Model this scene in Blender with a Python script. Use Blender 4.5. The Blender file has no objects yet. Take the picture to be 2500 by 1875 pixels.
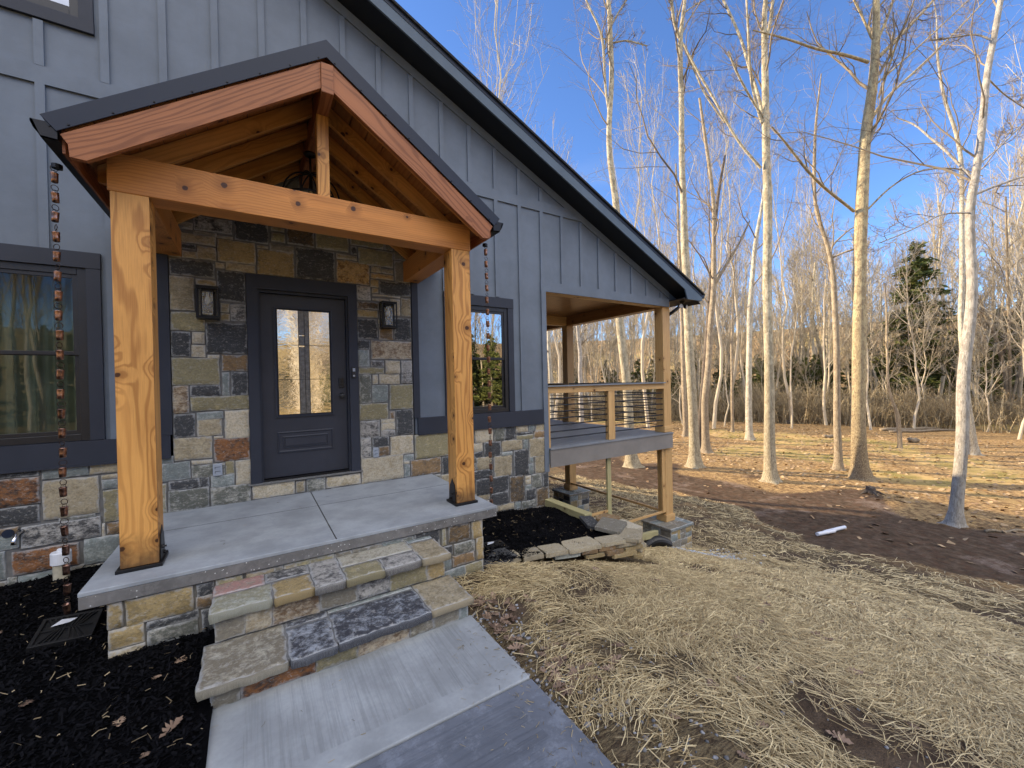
import bpy, math, random
import numpy as np
from mathutils import Vector, Matrix

# ------------------------------------------------------------------ camera, world, sun, exposure
SC = bpy.context.scene
COL = SC.collection
F, YAW, PIT, ROL = 992.8425, 32.4695, -0.368, -1.2539
CAM = np.array([-0.5311, -5.3093, 1.2441])
_y, _p, _r = [math.radians(a) for a in (YAW, PIT, ROL)]
FW = np.array([math.sin(_y)*math.cos(_p), math.cos(_y)*math.cos(_p), math.sin(_p)])
_R0 = np.array([math.cos(_y), -math.sin(_y), 0.0]); _U0 = np.cross(_R0, FW)
RT = _R0*math.cos(_r)+_U0*math.sin(_r); UP = -_R0*math.sin(_r)+_U0*math.cos(_r)
cd = bpy.data.cameras.new('Camera'); cam = bpy.data.objects.new('Camera', cd); COL.objects.link(cam)
cd.sensor_width = 36; cd.lens = F/2500*36; cd.clip_start = 0.02; cd.clip_end = 2000
M = Matrix(((RT[0], UP[0], -FW[0], CAM[0]), (RT[1], UP[1], -FW[1], CAM[1]), (RT[2], UP[2], -FW[2], CAM[2]), (0, 0, 0, 1)))
cam.matrix_world = M
SC.camera = cam
SUN_AZ, SUN_EL = -38.0, 19.5          # azimuth from +Y (clockwise), elevation
W = bpy.data.worlds.new('World'); SC.world = W; W.use_nodes = True
wn = W.node_tree
sky = wn.nodes.new('ShaderNodeTexSky'); sky.sky_type = 'NISHITA'; sky.sun_disc = False
sky.sun_elevation = math.radians(SUN_EL); sky.sun_rotation = math.radians(SUN_AZ)
sky.air_density = 1.0; sky.dust_density = 0.15; sky.ozone_density = 3.0; sky.altitude = 600
# cloud-shaped fill light added to the sky behind the viewer for the shaded front
def wnode(t, **k):
    n_ = wn.nodes.new('ShaderNode'+t)
    for a_, b_ in k.items(): setattr(n_, a_, b_)
    return n_
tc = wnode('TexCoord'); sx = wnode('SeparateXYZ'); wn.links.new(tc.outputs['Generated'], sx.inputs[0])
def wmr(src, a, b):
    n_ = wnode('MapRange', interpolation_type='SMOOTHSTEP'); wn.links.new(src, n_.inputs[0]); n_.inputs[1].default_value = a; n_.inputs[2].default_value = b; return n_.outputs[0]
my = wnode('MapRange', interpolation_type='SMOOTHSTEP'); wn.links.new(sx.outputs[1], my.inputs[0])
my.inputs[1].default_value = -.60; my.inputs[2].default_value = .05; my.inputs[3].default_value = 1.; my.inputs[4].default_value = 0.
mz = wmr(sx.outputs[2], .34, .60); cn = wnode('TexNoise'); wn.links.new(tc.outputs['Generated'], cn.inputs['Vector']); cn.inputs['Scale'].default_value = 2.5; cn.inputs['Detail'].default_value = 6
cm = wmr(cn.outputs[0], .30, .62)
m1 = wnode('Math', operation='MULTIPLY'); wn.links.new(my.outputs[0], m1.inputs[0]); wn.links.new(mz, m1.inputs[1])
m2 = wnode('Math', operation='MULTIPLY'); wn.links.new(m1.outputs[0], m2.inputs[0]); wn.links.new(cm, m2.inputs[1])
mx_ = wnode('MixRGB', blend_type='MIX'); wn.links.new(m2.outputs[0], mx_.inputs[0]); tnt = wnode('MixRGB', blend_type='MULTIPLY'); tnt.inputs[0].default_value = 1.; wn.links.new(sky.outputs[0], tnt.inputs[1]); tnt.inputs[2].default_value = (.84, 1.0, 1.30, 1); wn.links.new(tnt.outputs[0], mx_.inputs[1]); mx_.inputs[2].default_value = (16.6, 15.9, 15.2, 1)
# faint cirrus low over the woods
cn2 = wnode('TexNoise'); mp = wnode('VectorMath', operation='MULTIPLY'); wn.links.new(tc.outputs['Generated'], mp.inputs[0]); mp.inputs[1].default_value = (2., 2., 9.)
wn.links.new(mp.outputs[0], cn2.inputs['Vector']); cn2.inputs['Scale'].default_value = 1.6; cn2.inputs['Detail'].default_value = 7; cn2.inputs['Distortion'].default_value = .6
c2 = wmr(cn2.outputs[0], .50, .80); hz = wnode('MapRange', interpolation_type='SMOOTHSTEP'); wn.links.new(sx.outputs[2], hz.inputs[0]); hz.inputs[1].default_value = .02; hz.inputs[2].default_value = .62; hz.inputs[3].default_value = .30; hz.inputs[4].default_value = 0.
m3 = wnode('Math', operation='MULTIPLY'); wn.links.new(c2, m3.inputs[0]); wn.links.new(hz.outputs[0], m3.inputs[1])
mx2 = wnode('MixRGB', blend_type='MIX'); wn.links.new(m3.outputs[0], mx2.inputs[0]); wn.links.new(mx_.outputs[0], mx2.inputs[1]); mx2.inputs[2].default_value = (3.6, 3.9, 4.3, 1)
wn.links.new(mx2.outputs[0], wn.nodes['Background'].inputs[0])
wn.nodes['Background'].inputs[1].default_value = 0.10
sl = bpy.data.lights.new('Sun', 'SUN'); so = bpy.data.objects.new('Sun', sl); COL.objects.link(so)
sl.energy = 4.2; sl.angle = math.radians(0.6); sl.color = (1.0, 0.80, 0.55)
az, el = math.radians(SUN_AZ), math.radians(SUN_EL)
SDIR = Vector((math.sin(az)*math.cos(el), math.cos(az)*math.cos(el), math.sin(el)))
so.rotation_euler = SDIR.to_track_quat('Z', 'Y').to_euler()
SC.view_settings.view_transform = 'Standard'; SC.view_settings.look = 'None'
SC.view_settings.gamma = 1.0
SC.view_settings.exposure = 1.3
SC.cycles.max_bounces = 8; SC.cycles.transparent_max_bounces = 16
SC.cycles.use_denoising = True

rng = np.random.default_rng(7)
rnd = random.Random(11)

# ------------------------------------------------------------------ helpers
def lin(c):
    return tuple((v/12.92 if v <= 0.04045 else ((v+0.055)/1.055)**2.4) for v in c)
def rgb(r, g, b, k=1.0):
    return tuple(k*v for v in lin((r/255, g/255, b/255)))

def ray(s, t):
    return FW + RT*((s-1250)/F) - UP*((t-937.5)/F)
def at_depth(s, t, d):
    return CAM + ray(s, t)*d
def on_plane(s, t, ax, val):
    d = ray(s, t); k = (val-CAM[ax])/d[ax]
    return CAM + k*d

class MB:
    """collects faces, uvs (metres) and per-vertex attributes, builds ONE mesh object"""
    def __init__(s):
        s.v = []; s.f = []; s.uv = []; s.at = {}; s.sm = False
    def quad(s, pts, uvs=None):
        n = len(s.v); s.v.extend([tuple(p) for p in pts]); s.f.append(tuple(range(n, n+len(pts))))
        if uvs is None:
            uvs = [(0, 0)]*len(pts)
        s.uv.extend(uvs)
    def box(s, x0, x1, y0, y1, z0, z1, grain=None):
        if grain is None:
            d = (abs(x1-x0), abs(y1-y0), abs(z1-z0)); grain = d.index(max(d))
        o = (rnd.random()*50, rnd.random()*50)
        P = [(x0, y0, z0), (x1, y0, z0), (x1, y1, z0), (x0, y1, z0), (x0, y0, z1), (x1, y0, z1), (x1, y1, z1), (x0, y1, z1)]
        fs = [((0, 1, 5, 4), 1), ((1, 2, 6, 5), 0), ((2, 3, 7, 6), 1), ((3, 0, 4, 7), 0), ((4, 5, 6, 7), 2), ((3, 2, 1, 0), 2)]
        for idx, nax in fs:
            pts = [P[i] for i in idx]
            axs = [a for a in (0, 1, 2) if a != nax]
            if grain in axs:
                la = grain; oa = [a for a in axs if a != la][0]
            else:
                la, oa = axs
            uvs = [(p[la]+o[0], p[oa]+o[1]+nax*7.3) for p in pts]
            s.quad(pts, uvs)
    def bar(s, p0, p1, w, h, upv=(0, 0, 1), e0=None, e1=None):
        """rectangular timber from p0 to p1 (axis centre line); w across, h along up"""
        p0 = Vector(p0); p1 = Vector(p1); d = (p1-p0); L = d.length; d.normalize()
        side = d.cross(Vector(upv)); side.normalize(); up = side.cross(d)
        o = (rnd.random()*50, rnd.random()*50)
        def c(p, a, b): return p+side*(a*w/2)+up*(b*h/2)
        ring = [(-1, -1), (1, -1), (1, 1), (-1, 1)]
        per = [0, w, w+h, 2*w+h, 2*w+2*h]
        for i in range(4):
            a, b = ring[i], ring[(i+1) % 4]
            s.quad([c(p0, *a), c(p1, *a), c(p1, *b), c(p0, *b)],
                   [(o[0], o[1]+per[i]), (o[0]+L, o[1]+per[i]), (o[0]+L, o[1]+per[i+1]), (o[0], o[1]+per[i+1])])
        s.quad([c(p0, *r) for r in ring], [(o[0]+r[0]*w/2, o[1]+r[1]*h/2) for r in ring])
        s.quad([c(p1, *r) for r in ring[::-1]], [(o[0]+r[0]*w/2, o[1]+r[1]*h/2) for r in ring[::-1]])
    def prism(s, poly, y0, y1, axis=1):
        """polygon in the plane perpendicular to axis (ccw seen from -axis), extruded y0..y1"""
        o = rnd.random()*50
        def P(p, y):
            if axis == 1: return (p[0], y, p[1])
            if axis == 0: return (y, p[0], p[1])
            return (p[0], p[1], y)
        n = len(poly)
        a = math.atan2(poly[1][1]-poly[0][1], poly[1][0]-poly[0][0]); ca, sa = math.cos(a), math.sin(a)
        uvf = [(p[0]*ca+p[1]*sa+o, -p[0]*sa+p[1]*ca+o) for p in poly]
        s.quad([P(p, y0) for p in poly], uvf)
        s.quad([P(p, y1) for p in poly][::-1], uvf[::-1])
        for i in range(n):
            j = (i+1) % n
            L = math.hypot(poly[j][0]-poly[i][0], poly[j][1]-poly[i][1])
            if L > abs(y1-y0):
                uvs = [(o, o), (o, o+y1-y0), (o+L, o+y1-y0), (o+L, o)]
            else:
                uvs = [(o, o), (o+y1-y0, o), (o+y1-y0, o+L), (o, o+L)]
            s.quad([P(poly[i], y0), P(poly[i], y1), P(poly[j], y1), P(poly[j], y0)], uvs)
    def tube(s, pts, r, n=8, cap=True, closed=False):
        pts = [Vector(p) for p in pts]; K = len(pts)
        rr = r if isinstance(r, (list, tuple)) else [r]*K
        base = len(s.v); prev = None
        for i, p in enumerate(pts):
            if closed: t = pts[(i+1) % K]-pts[i-1]
            else: t = pts[min(i+1, K-1)]-pts[max(i-1, 0)]
            t.normalize()
            if prev is None:
                a = Vector((0, 0, 1)) if abs(t.z) < .9 else Vector((1, 0, 0))
                u = t.cross(a).normalized()
            else:
                u = (prev-t*prev.dot(t)).normalized()
            prev = u; w = t.cross(u)
            for k in range(n):
                an = 2*math.pi*k/n
                s.v.append(tuple(p+(u*math.cos(an)+w*math.sin(an))*rr[i]))
        rng_ = range(K if closed else K-1)
        for i in rng_:
            for k in range(n):
                a = base+i*n+k; b = base+i*n+(k+1) % n; i2 = (i+1) % K
                c = base+i2*n+(k+1) % n; d = base+i2*n+k
                s.f.append((a, b, c, d)); s.uv.extend([(0, 0)]*4)
        if cap and not closed:
            s.f.append(tuple(base+k for k in range(n))[::-1]); s.uv.extend([(0, 0)]*n)
            s.f.append(tuple(base+(K-1)*n+k for k in range(n))); s.uv.extend([(0, 0)]*n)
    def build(s, name, mat, parent=None, smooth=False, bevel=0.0, attrs=None):
        me = bpy.data.meshes.new(name)
        me.from_pydata(s.v, [], s.f)
        uvl = me.uv_layers.new(name='UVMap')
        if len(s.uv) == len(me.loops):
            uvl.data.foreach_set('uv', np.array(s.uv, dtype=np.float32).ravel())
        for k, arr in s.at.items():
            a = me.attributes.new(k, 'FLOAT_VECTOR', 'POINT')
            a.data.foreach_set('vector', np.array(arr, dtype=np.float32).ravel())
        if smooth: me.polygons.foreach_set('use_smooth', [True]*len(me.polygons))
        me.materials.append(mat)
        o = bpy.data.objects.new(name, me); COL.objects.link(o)
        if parent is not None: o.parent = parent
        if bevel:
            # boxes were laid down with split corners: weld, then bevel
            w = o.modifiers.new('weld', 'WELD'); w.merge_threshold = 0.0004
            b = o.modifiers.new('bevel', 'BEVEL'); b.width = bevel; b.segments = 2; b.limit_method = 'ANGLE'
        return o

def np_mesh(name, V, Fc, mat, parent=None, attrs=None, smooth=False):
    """V (n,3); Fc (m,k) int array; fast mesh creation"""
    me = bpy.data.meshes.new(name)
    V = np.ascontiguousarray(V, dtype=np.float32); Fc = np.ascontiguousarray(Fc, dtype=np.int32)
    m, k = Fc.shape
    me.vertices.add(len(V)); me.vertices.foreach_set('co', V.ravel())
    me.loops.add(m*k); me.loops.foreach_set('vertex_index', Fc.ravel())
    me.polygons.add(m); me.polygons.foreach_set('loop_start', np.arange(0, m*k, k, dtype=np.int32))
    me.polygons.foreach_set('loop_total', np.full(m, k, dtype=np.int32))
    if smooth: me.polygons.foreach_set('use_smooth', np.ones(m, dtype=bool))
    for kk, arr in (attrs or {}).items():
        a = me.attributes.new(kk, 'FLOAT_VECTOR', 'POINT'); a.data.foreach_set('vector', np.ascontiguousarray(arr, dtype=np.float32).ravel())
    me.update(calc_edges=True); me.validate()
    me.materials.append(mat)
    o = bpy.data.objects.new(name, me); COL.objects.link(o)
    if parent is not None: o.parent = parent
    return o

def thing(name, label, cat, loc=(0, 0, 0), group=None):
    o = bpy.data.objects.new(name, None); COL.objects.link(o); o.empty_display_size = .1
    o.location = loc; o['label'] = label; o['category'] = cat
    if group: o['group'] = group
    return o
def tag(o, label=None, cat=None, group=None, kind=None):
    if label: o['label'] = label
    if cat: o['category'] = cat
    if group: o['group'] = group
    if kind: o['kind'] = kind
    return o

# ------------------------------------------------------------------ material node helper
class NT:
    def __init__(s, name):
        s.m = bpy.data.materials.new(name); s.m.use_nodes = True
        s.t = s.m.node_tree; s.t.nodes.clear()
        s.out = s.t.nodes.new('ShaderNodeOutputMaterial')
    def n(s, typ, **kw):
        nd = s.t.nodes.new('ShaderNode'+typ)
        for k, v in kw.items(): setattr(nd, k, v)
        return nd
    def l(s, a, b): s.t.links.new(a, b)
    def setin(s, nd, i, v):
        if hasattr(v, 'is_linked') or v.__class__.__name__.startswith('NodeSocket'): s.l(v, nd.inputs[i])
        else:
            try: nd.inputs[i].default_value = v
            except Exception: nd.inputs[i].default_value = (*v, 1.0)
    def math(s, op, a, b=0.0, c=None, clamp=False):
        nd = s.n('Math', operation=op, use_clamp=clamp); s.setin(nd, 0, a); s.setin(nd, 1, b)
        if c is not None: s.setin(nd, 2, c)
        return nd.outputs[0]
    def vmath(s, op, a, b=(0, 0, 0)):
        nd = s.n('VectorMath', operation=op); s.setin(nd, 0, a); s.setin(nd, 1, b); return nd.outputs[0]
    def mix(s, f, a, b, bt='MIX'):
        nd = s.n('MixRGB', blend_type=bt); s.setin(nd, 0, f); s.setin(nd, 1, a); s.setin(nd, 2, b); return nd.outputs[0]
    def noise(s, vec, scale, detail=4, rough=.55, dist=0.0, out=0):
        nd = s.n('TexNoise'); s.l(vec, nd.inputs['Vector']); nd.inputs['Scale'].default_value = scale
        nd.inputs['Detail'].default_value = detail; nd.inputs['Roughness'].default_value = rough
        nd.inputs['Distortion'].default_value = dist; return nd.outputs[out]
    def ss(s, v, a, b, lo=0.0, hi=1.0):
        nd = s.n('MapRange', interpolation_type='SMOOTHSTEP', clamp=True); s.setin(nd, 0, v)
        if a > b:
            nd.inputs[1].default_value = b; nd.inputs[2].default_value = a; nd.inputs[3].default_value = hi; nd.inputs[4].default_value = lo
        else:
            nd.inputs[1].default_value = a; nd.inputs[2].default_value = b; nd.inputs[3].default_value = lo; nd.inputs[4].default_value = hi
        return nd.outputs[0]
    def coord(s, which='Object'): return s.n('TexCoord').outputs[which]
    def pos(s): return s.n('NewGeometry').outputs['Position']
    def attr(s, name, out='Vector'): return s.n('Attribute', attribute_name=name).outputs[out]
    def sep(s, v):
        nd = s.n('SeparateXYZ'); s.l(v, nd.inputs[0]); return nd.outputs
    def comb(s, x=0., y=0., z=0.):
        nd = s.n('CombineXYZ'); s.setin(nd, 0, x); s.setin(nd, 1, y); s.setin(nd, 2, z); return nd.outputs[0]
    def bump(s, h, strength=.3, dist=.01):
        nd = s.n('Bump'); nd.inputs['Strength'].default_value = strength; nd.inputs['Distance'].default_value = dist; s.l(h, nd.inputs['Height']); return nd.outputs[0]
    def bsdf(s, col, rough=.6, metal=0.0, normal=None, spec=.5, **kw):
        b = s.n('BsdfPrincipled'); s.setin(b, 'Base Color', col if not isinstance(col, tuple) else (*col[:3], 1.0)); s.setin(b, 'Roughness', rough); s.setin(b, 'Metallic', metal)
        b.inputs['Specular IOR Level'].default_value = spec
        for k, v in kw.items(): s.setin(b, k, v)
        if normal is not None: s.l(normal, b.inputs['Normal'])
        s.l(b.outputs[0], s.out.inputs[0]); return b

def c4(c): return (*c[:3], 1.0)

def simple(name, col, rough=.5, metal=0., spec=.5, var=.12, scale=8., bump=0.0):
    t = NT(name); p = t.pos(); n = t.noise(p, scale, 5)
    c = t.mix(t.ss(n, .3, .7), c4(tuple(v*(1-var) for v in col)), c4(tuple(v*(1+var) for v in col)))
    nm = t.bump(t.noise(p, scale*12, 3), bump, .003) if bump else None
    t.bsdf(c, rough, metal, nm, spec); return t.m

def paint(name, col, rough=.55, grainz=True):
    """painted fibre-cement or wood trim: faint embossed wood grain, faint dirt"""
    t = NT(name); uv = t.coord('UV')
    g = t.noise(t.vmath('MULTIPLY', uv, (6., 220., 1.)), 1., 3, .6)
    g2 = t.noise(t.pos(), 1.7, 6, .65); g3 = t.noise(t.vmath('MULTIPLY', t.pos(), (9., 9., .5)), 1., 4, .6)
    c = t.mix(t.ss(g2, .3, .72), c4(tuple(v*.86 for v in col)), c4(tuple(v*1.10 for v in col)))
    c = t.mix(t.math('MULTIPLY', t.ss(g3, .52, .75), .16), c, c4(tuple(v*.72 for v in col)))
    c = t.mix(t.math('MULTIPLY', t.ss(g, .35, .7), .10), c, c4(tuple(v*.7 for v in col)))
    t.bsdf(c, rough, 0., t.bump(g, .35, .0012), .35); return t.m

def wood(name, light, dark, knotc, knots=.5, rough=.5, ringf=24., fade=.0, lowk=8., rk=.42):
    t = NT(name); uv = t.coord('UV')
    vor = t.n('TexVoronoi', feature='F1', voronoi_dimensions='2D'); vor.inputs['Scale'].default_value = 4.2; vor.inputs['Randomness'].default_value = .95
    t.l(uv, vor.inputs['Vector'])
    keep = t.math('LESS_THAN', t.sep(vor.outputs['Color'])[0], knots)
    rsz = t.math('MULTIPLY_ADD', t.sep(vor.outputs['Color'])[1], .050, .048)
    dn = t.noise(uv, 30., 2, .5)
    d = t.math('ADD', vor.outputs['Distance'], t.math('MULTIPLY', t.math('SUBTRACT', dn, .5), .05))
    kd = t.math('DIVIDE', d, rsz)
    knot = t.math('MULTIPLY', t.ss(kd, 1.15, .75), keep)
    halo = t.math('MULTIPLY', t.ss(kd, 4.5, .8), keep)
    swirl = t.math('MULTIPLY', t.ss(kd, 7.0, .5), keep)
    low = t.noise(t.vmath('MULTIPLY', uv, (.55, 4.0, 1.)), 1., 3, .45)
    u = t.sep(uv)
    ph = t.math('ADD', t.math('MULTIPLY', u[1], ringf), t.math('MULTIPLY', low, lowk))
    ph = t.math('ADD', ph, t.math('MULTIPLY', swirl, 2.0))
    ring = t.math('SINE', t.math('MULTIPLY', ph, 6.283))
    ring = t.ss(ring, -.2, 1.0)
    fib = t.noise(t.vmath('MULTIPLY', uv, (5., 260., 1.)), 1., 4, .65)
    blot = t.noise(t.vmath('MULTIPLY', uv, (1.4, 5., 1.)), 1., 4, .6)
    c = t.mix(t.math('MULTIPLY', ring, rk), c4(light), c4(dark))
    c = t.mix(t.math('MULTIPLY', t.ss(fib, .35, .75), .35), c, c4(tuple(v*.75 for v in dark)))
    c = t.mix(t.math('MULTIPLY', t.ss(blot, .45, .8), .45), c, c4(dark))
    sap = t.noise(t.vmath('MULTIPLY', uv, (.5, 6., 1.)), 1., 1, .4)
    c = t.mix(t.math('MULTIPLY', t.ss(sap, .56, .68), .35), c, c4(tuple(min(1, v*1.35) for v in light)))
    c = t.mix(t.math('MULTIPLY', halo, .5), c, c4(tuple(v*.7 for v in dark)))
    c = t.mix(t.math('MULTIPLY', knot, .93), c, c4(knotc))
    if fade:
        z = t.sep(t.pos())[2]
        g = t.math('MULTIPLY', t.ss(t.math('ADD', z, t.math('MULTIPLY', t.noise(t.pos(), 14., 4), .25)), .42, .10), fade)
        c = t.mix(g, c, c4((.045, .028, .016)))
    t.bsdf(c, rough, 0., t.bump(t.math('ADD', fib, t.math('MULTIPLY', ring, .6)), .3, .0016), .35); return t.m

MAT = {}
MAT['siding'] = paint('painted siding', rgb(106, 116, 129, 1.0))
MAT['trim'] = paint('dark trim paint', rgb(54, 59, 72, .74))
MAT['soffit'] = paint('dark soffit paint', rgb(32, 36, 44, .6))
MAT['door'] = paint('door paint', rgb(62, 66, 78, .72), .42)
MAT['fascia'] = paint('fascia paint', rgb(92, 108, 124, .85))
MAT['black'] = simple('black metal', (.012, .012, .014), .38, .4)
MAT['satin'] = simple('black satin plastic', (.016, .016, .018), .45)
MAT['roofmetal'] = simple('dark roof metal', (.014, .021, .040), .5, .0, .35, .06, 2.)
MAT['sash'] = simple('window sash', (.014, .014, .017), .35)
MAT['post'] = wood('sanded post wood', (.68, .345, .098), (.26, .090, .020), (.040, .012, .006), .58, .45, 16., .85, 9., .55)
MAT['beam'] = wood('stained beam wood', (.58, .245, .062), (.27, .088, .018), (.040, .014, .010), .36, .48, 46., .0, 5., .30)
MAT['barge'] = wood('reddish barge board wood', (.36, .140, .056), (.14, .044, .016), (.05, .014, .010), .16, .5, 26., .0, 11., .60)
MAT['rafter'] = wood('rafter wood', (.60, .285, .075), (.30, .115, .026), (.035, .010, .008), .35, .5, 20.)
MAT['roofboard'] = wood('roof board wood', (.34, .145, .042), (.19, .068, .019), (.03, .010, .006), .35, .5, 20.)
MAT['deckwood'] = wood('yellow pine deck wood', (.58, .37, .16), (.42, .22, .075), (.08, .03, .012), .25, .5, 18.)
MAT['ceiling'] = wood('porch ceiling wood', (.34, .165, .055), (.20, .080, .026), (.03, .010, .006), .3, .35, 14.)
MAT['ptwood'] = wood('treated timber', (.42, .38, .20), (.29, .25, .115), (.10, .06, .03), .3, .7, 26.)
MAT['copper'] = simple('weathered copper', (.34, .20, .155), .28, .95, .5, .55, 40.)
MAT['link'] = simple('dark copper wire', (.05, .032, .025), .4, .8)
MAT['pvc'] = simple('white pvc', (.72, .74, .78), .35, 0, .5, .04, 20.)
MAT['drain'] = simple('black drain plastic', (.010, .010, .011), .42)
MAT['outlet'] = simple('grey outlet cover', (.30, .34, .40), .45)
MAT['decking'] = paint('grey composite decking', (.20, .215, .235), .5)
MAT['rim'] = paint('grey composite rim', (.22, .205, .19), .55)
MAT['rubber'] = simple('black rod', (.010, .010, .012), .4, .3)
MAT['shingle'] = simple('dark shingles', (.03, .032, .035), .9, 0, .2, .4, 20., .4)
MAT['inside'] = simple('dim room wall', (.20, .19, .17), .9)
MAT['curtain'] = simple('sage curtain cloth', (.42, .44, .37), .85, 0, .1, .1, 3.)
MAT['chrome'] = simple('chrome', (.6, .6, .62), .15, 1.)
MAT['bulb'] = simple('clear bulb', (.75, .70, .60), .08, 0., .9)

def mk_concrete(name, col, streak=None, dark=0.0, flecks=0.0, border=None):
    t = NT(name); p = t.pos(); n = t.noise(p, 2.6, 6, .6); n2 = t.noise(p, 34., 3, .6); n3 = t.noise(p, .9, 3, .5)
    c = t.mix(t.ss(n, .32, .68), c4(tuple(v*.80 for v in col)), c4(tuple(v*1.14 for v in col)))
    c = t.mix(t.math('MULTIPLY', t.ss(n2, .4, .7), .16), c, c4(tuple(v*.6 for v in col)))
    c = t.mix(t.math('MULTIPLY', t.ss(n3, .5, .62), .22), c, c4(tuple(min(1, v*1.35) for v in col)))
    h = t.math('MULTIPLY', n2, .35)
    if flecks:
        v = t.n('TexVoronoi', feature='F1'); v.inputs['Scale'].default_value = 42.; t.l(p, v.inputs['Vector'])
        fl = t.math('MULTIPLY', t.ss(v.outputs['Distance'], .20, .12), t.math('GREATER_THAN', t.sep(v.outputs['Color'])[0], .50))
        c = t.mix(t.math('MULTIPLY', t.ss(t.noise(p, 12., 6, .75), .45, .62), .45), c, c4(tuple(q*1.6 for q in col)))
        c = t.mix(t.math('MULTIPLY', fl, flecks), c, c4((.62, .62, .60)))
        holes = t.ss(t.noise(p, 60., 2, .5), .66, .74)
        c = t.mix(t.math('MULTIPLY', holes, .5), c, c4((.06, .06, .06)))
    if streak is not None:
        x0, x1, y0, y1, b, ax, freq = streak
        s = t.sep(p)
        a = t.math('SUBTRACT', s[0], x0+b); bb = t.math('SUBTRACT', x1-b, s[0])
        cc = t.math('SUBTRACT', s[1], y0+b); dd = t.math('SUBTRACT', y1-b*.3, s[1])
        m = t.ss(t.math('MINIMUM', t.math('MINIMUM', a, bb), t.math('MINIMUM', cc, dd)), 0., .012)
        sc = (freq, 1.2, 1.) if ax == 1 else (1.2, freq, 1.)
        st = t.noise(t.vmath('MULTIPLY', p, sc), 1., 4, .7)
        wob = t.noise(t.vmath('MULTIPLY', p, (freq*.25, .5, 1.) if ax == 1 else (.5, freq*.25, 1.)), 1., 2, .5)
        f = t.math('MULTIPLY', t.ss(st, .42, .64), m)
        c = t.mix(t.math('MULTIPLY', f, t.math('MULTIPLY_ADD', wob, .45, .12)), c, c4(tuple(v*.45 for v in col)))
        h = t.math('ADD', h, t.math('MULTIPLY', f, -1.))
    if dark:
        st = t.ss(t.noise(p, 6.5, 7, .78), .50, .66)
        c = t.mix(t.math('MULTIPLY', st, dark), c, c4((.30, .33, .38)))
    t.bsdf(c, .72, 0., t.bump(h, .4, .002), .3); return t.m
MAT['slab'] = mk_concrete('porch slab concrete', (.31, .335, .36))
MAT['slabedge'] = mk_concrete('rough slab edge concrete', (.15, .145, .14), flecks=1.)
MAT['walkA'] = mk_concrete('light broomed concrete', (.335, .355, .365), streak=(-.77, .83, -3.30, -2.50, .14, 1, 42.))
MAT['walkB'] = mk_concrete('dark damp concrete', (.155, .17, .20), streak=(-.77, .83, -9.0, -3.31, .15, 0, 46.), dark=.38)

# stone: per-stone colours from attributes
def mk_stone():
    t = NT('mixed fieldstone'); ca = t.attr('ca'); cb = t.attr('cb'); loc = t.attr('loc'); half = t.attr('half')
    l = t.sep(loc); h = t.sep(half)
    sv = t.vmath('ADD', t.pos(), t.comb(t.math('MULTIPLY', l[2], 13.7), t.math('MULTIPLY', l[2], 7.1), l[2]))
    n1 = t.noise(sv, 11., 6, .7, .2); n2 = t.noise(t.vmath('MULTIPLY', sv, (1., 1., 2.2)), 24., 7, .78, .3); n3 = t.noise(sv, 60., 5, .7)
    pat = t.math('ADD', t.math('MULTIPLY', n1, .5), t.math('MULTIPLY', n2, .5))
    edge = t.math('SUBTRACT', 1.12, t.math('MULTIPLY', h[2], .68))
    # h[2] (0..1) sets how much of the second colour shows
    f = t.math('MULTIPLY', t.math('SUBTRACT', pat, t.math('MULTIPLY', edge, .55)), 9., clamp=True)
    c = t.mix(f, ca, cb)
    c = t.mix(t.math('MULTIPLY', t.ss(n3, .38, .68), .42), c, c4((.10, .095, .085)))
    c = t.mix(t.math('MULTIPLY', t.ss(t.noise(t.vmath('MULTIPLY', sv, (1., 1., 2.)), 24., 6, .75, 1.), .53, .66), .40), c, c4((.50, .49, .46)))
    c = t.mix(t.math('MULTIPLY', t.ss(n1, .5, .8), .30), c, t.mix(1., c, c4((1.35, 1.32, 1.28)), 'MULTIPLY'))
    ex = t.math('SUBTRACT', h[0], t.math('ABSOLUTE', l[0])); ey = t.math('SUBTRACT', h[1], t.math('ABSOLUTE', l[1]))
    e = t.math('MINIMUM', ex, ey)
    e2 = t.math('ADD', e, t.math('MULTIPLY', t.math('SUBTRACT', t.noise(sv, 16., 5, .7), .5), .09))
    sm = t.math('MULTIPLY', t.ss(e2, .020, .000), .62)
    c = t.mix(sm, c, c4((.42, .425, .42)))
    vor = t.n('TexVoronoi', feature='DISTANCE_TO_EDGE'); vor.inputs['Scale'].default_value = 7.; t.l(sv, vor.inputs['Vector'])
    hh = t.math('ADD', t.math('MULTIPLY', n2, 1.0), t.math('MULTIPLY', n3, .35))
    t.bsdf(c, .82, 0., t.bump(hh, .7, .008), .25); return t.m
MAT['stone'] = mk_stone()
MAT['mortar2'] = simple('brown grey mortar', (.15, .142, .125), .9, 0, .2, .14, 18., .5)
MAT['mortar'] = simple('light grey mortar', (.165, .165, .162), .9, 0, .2, .14, 18., .5)

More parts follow.
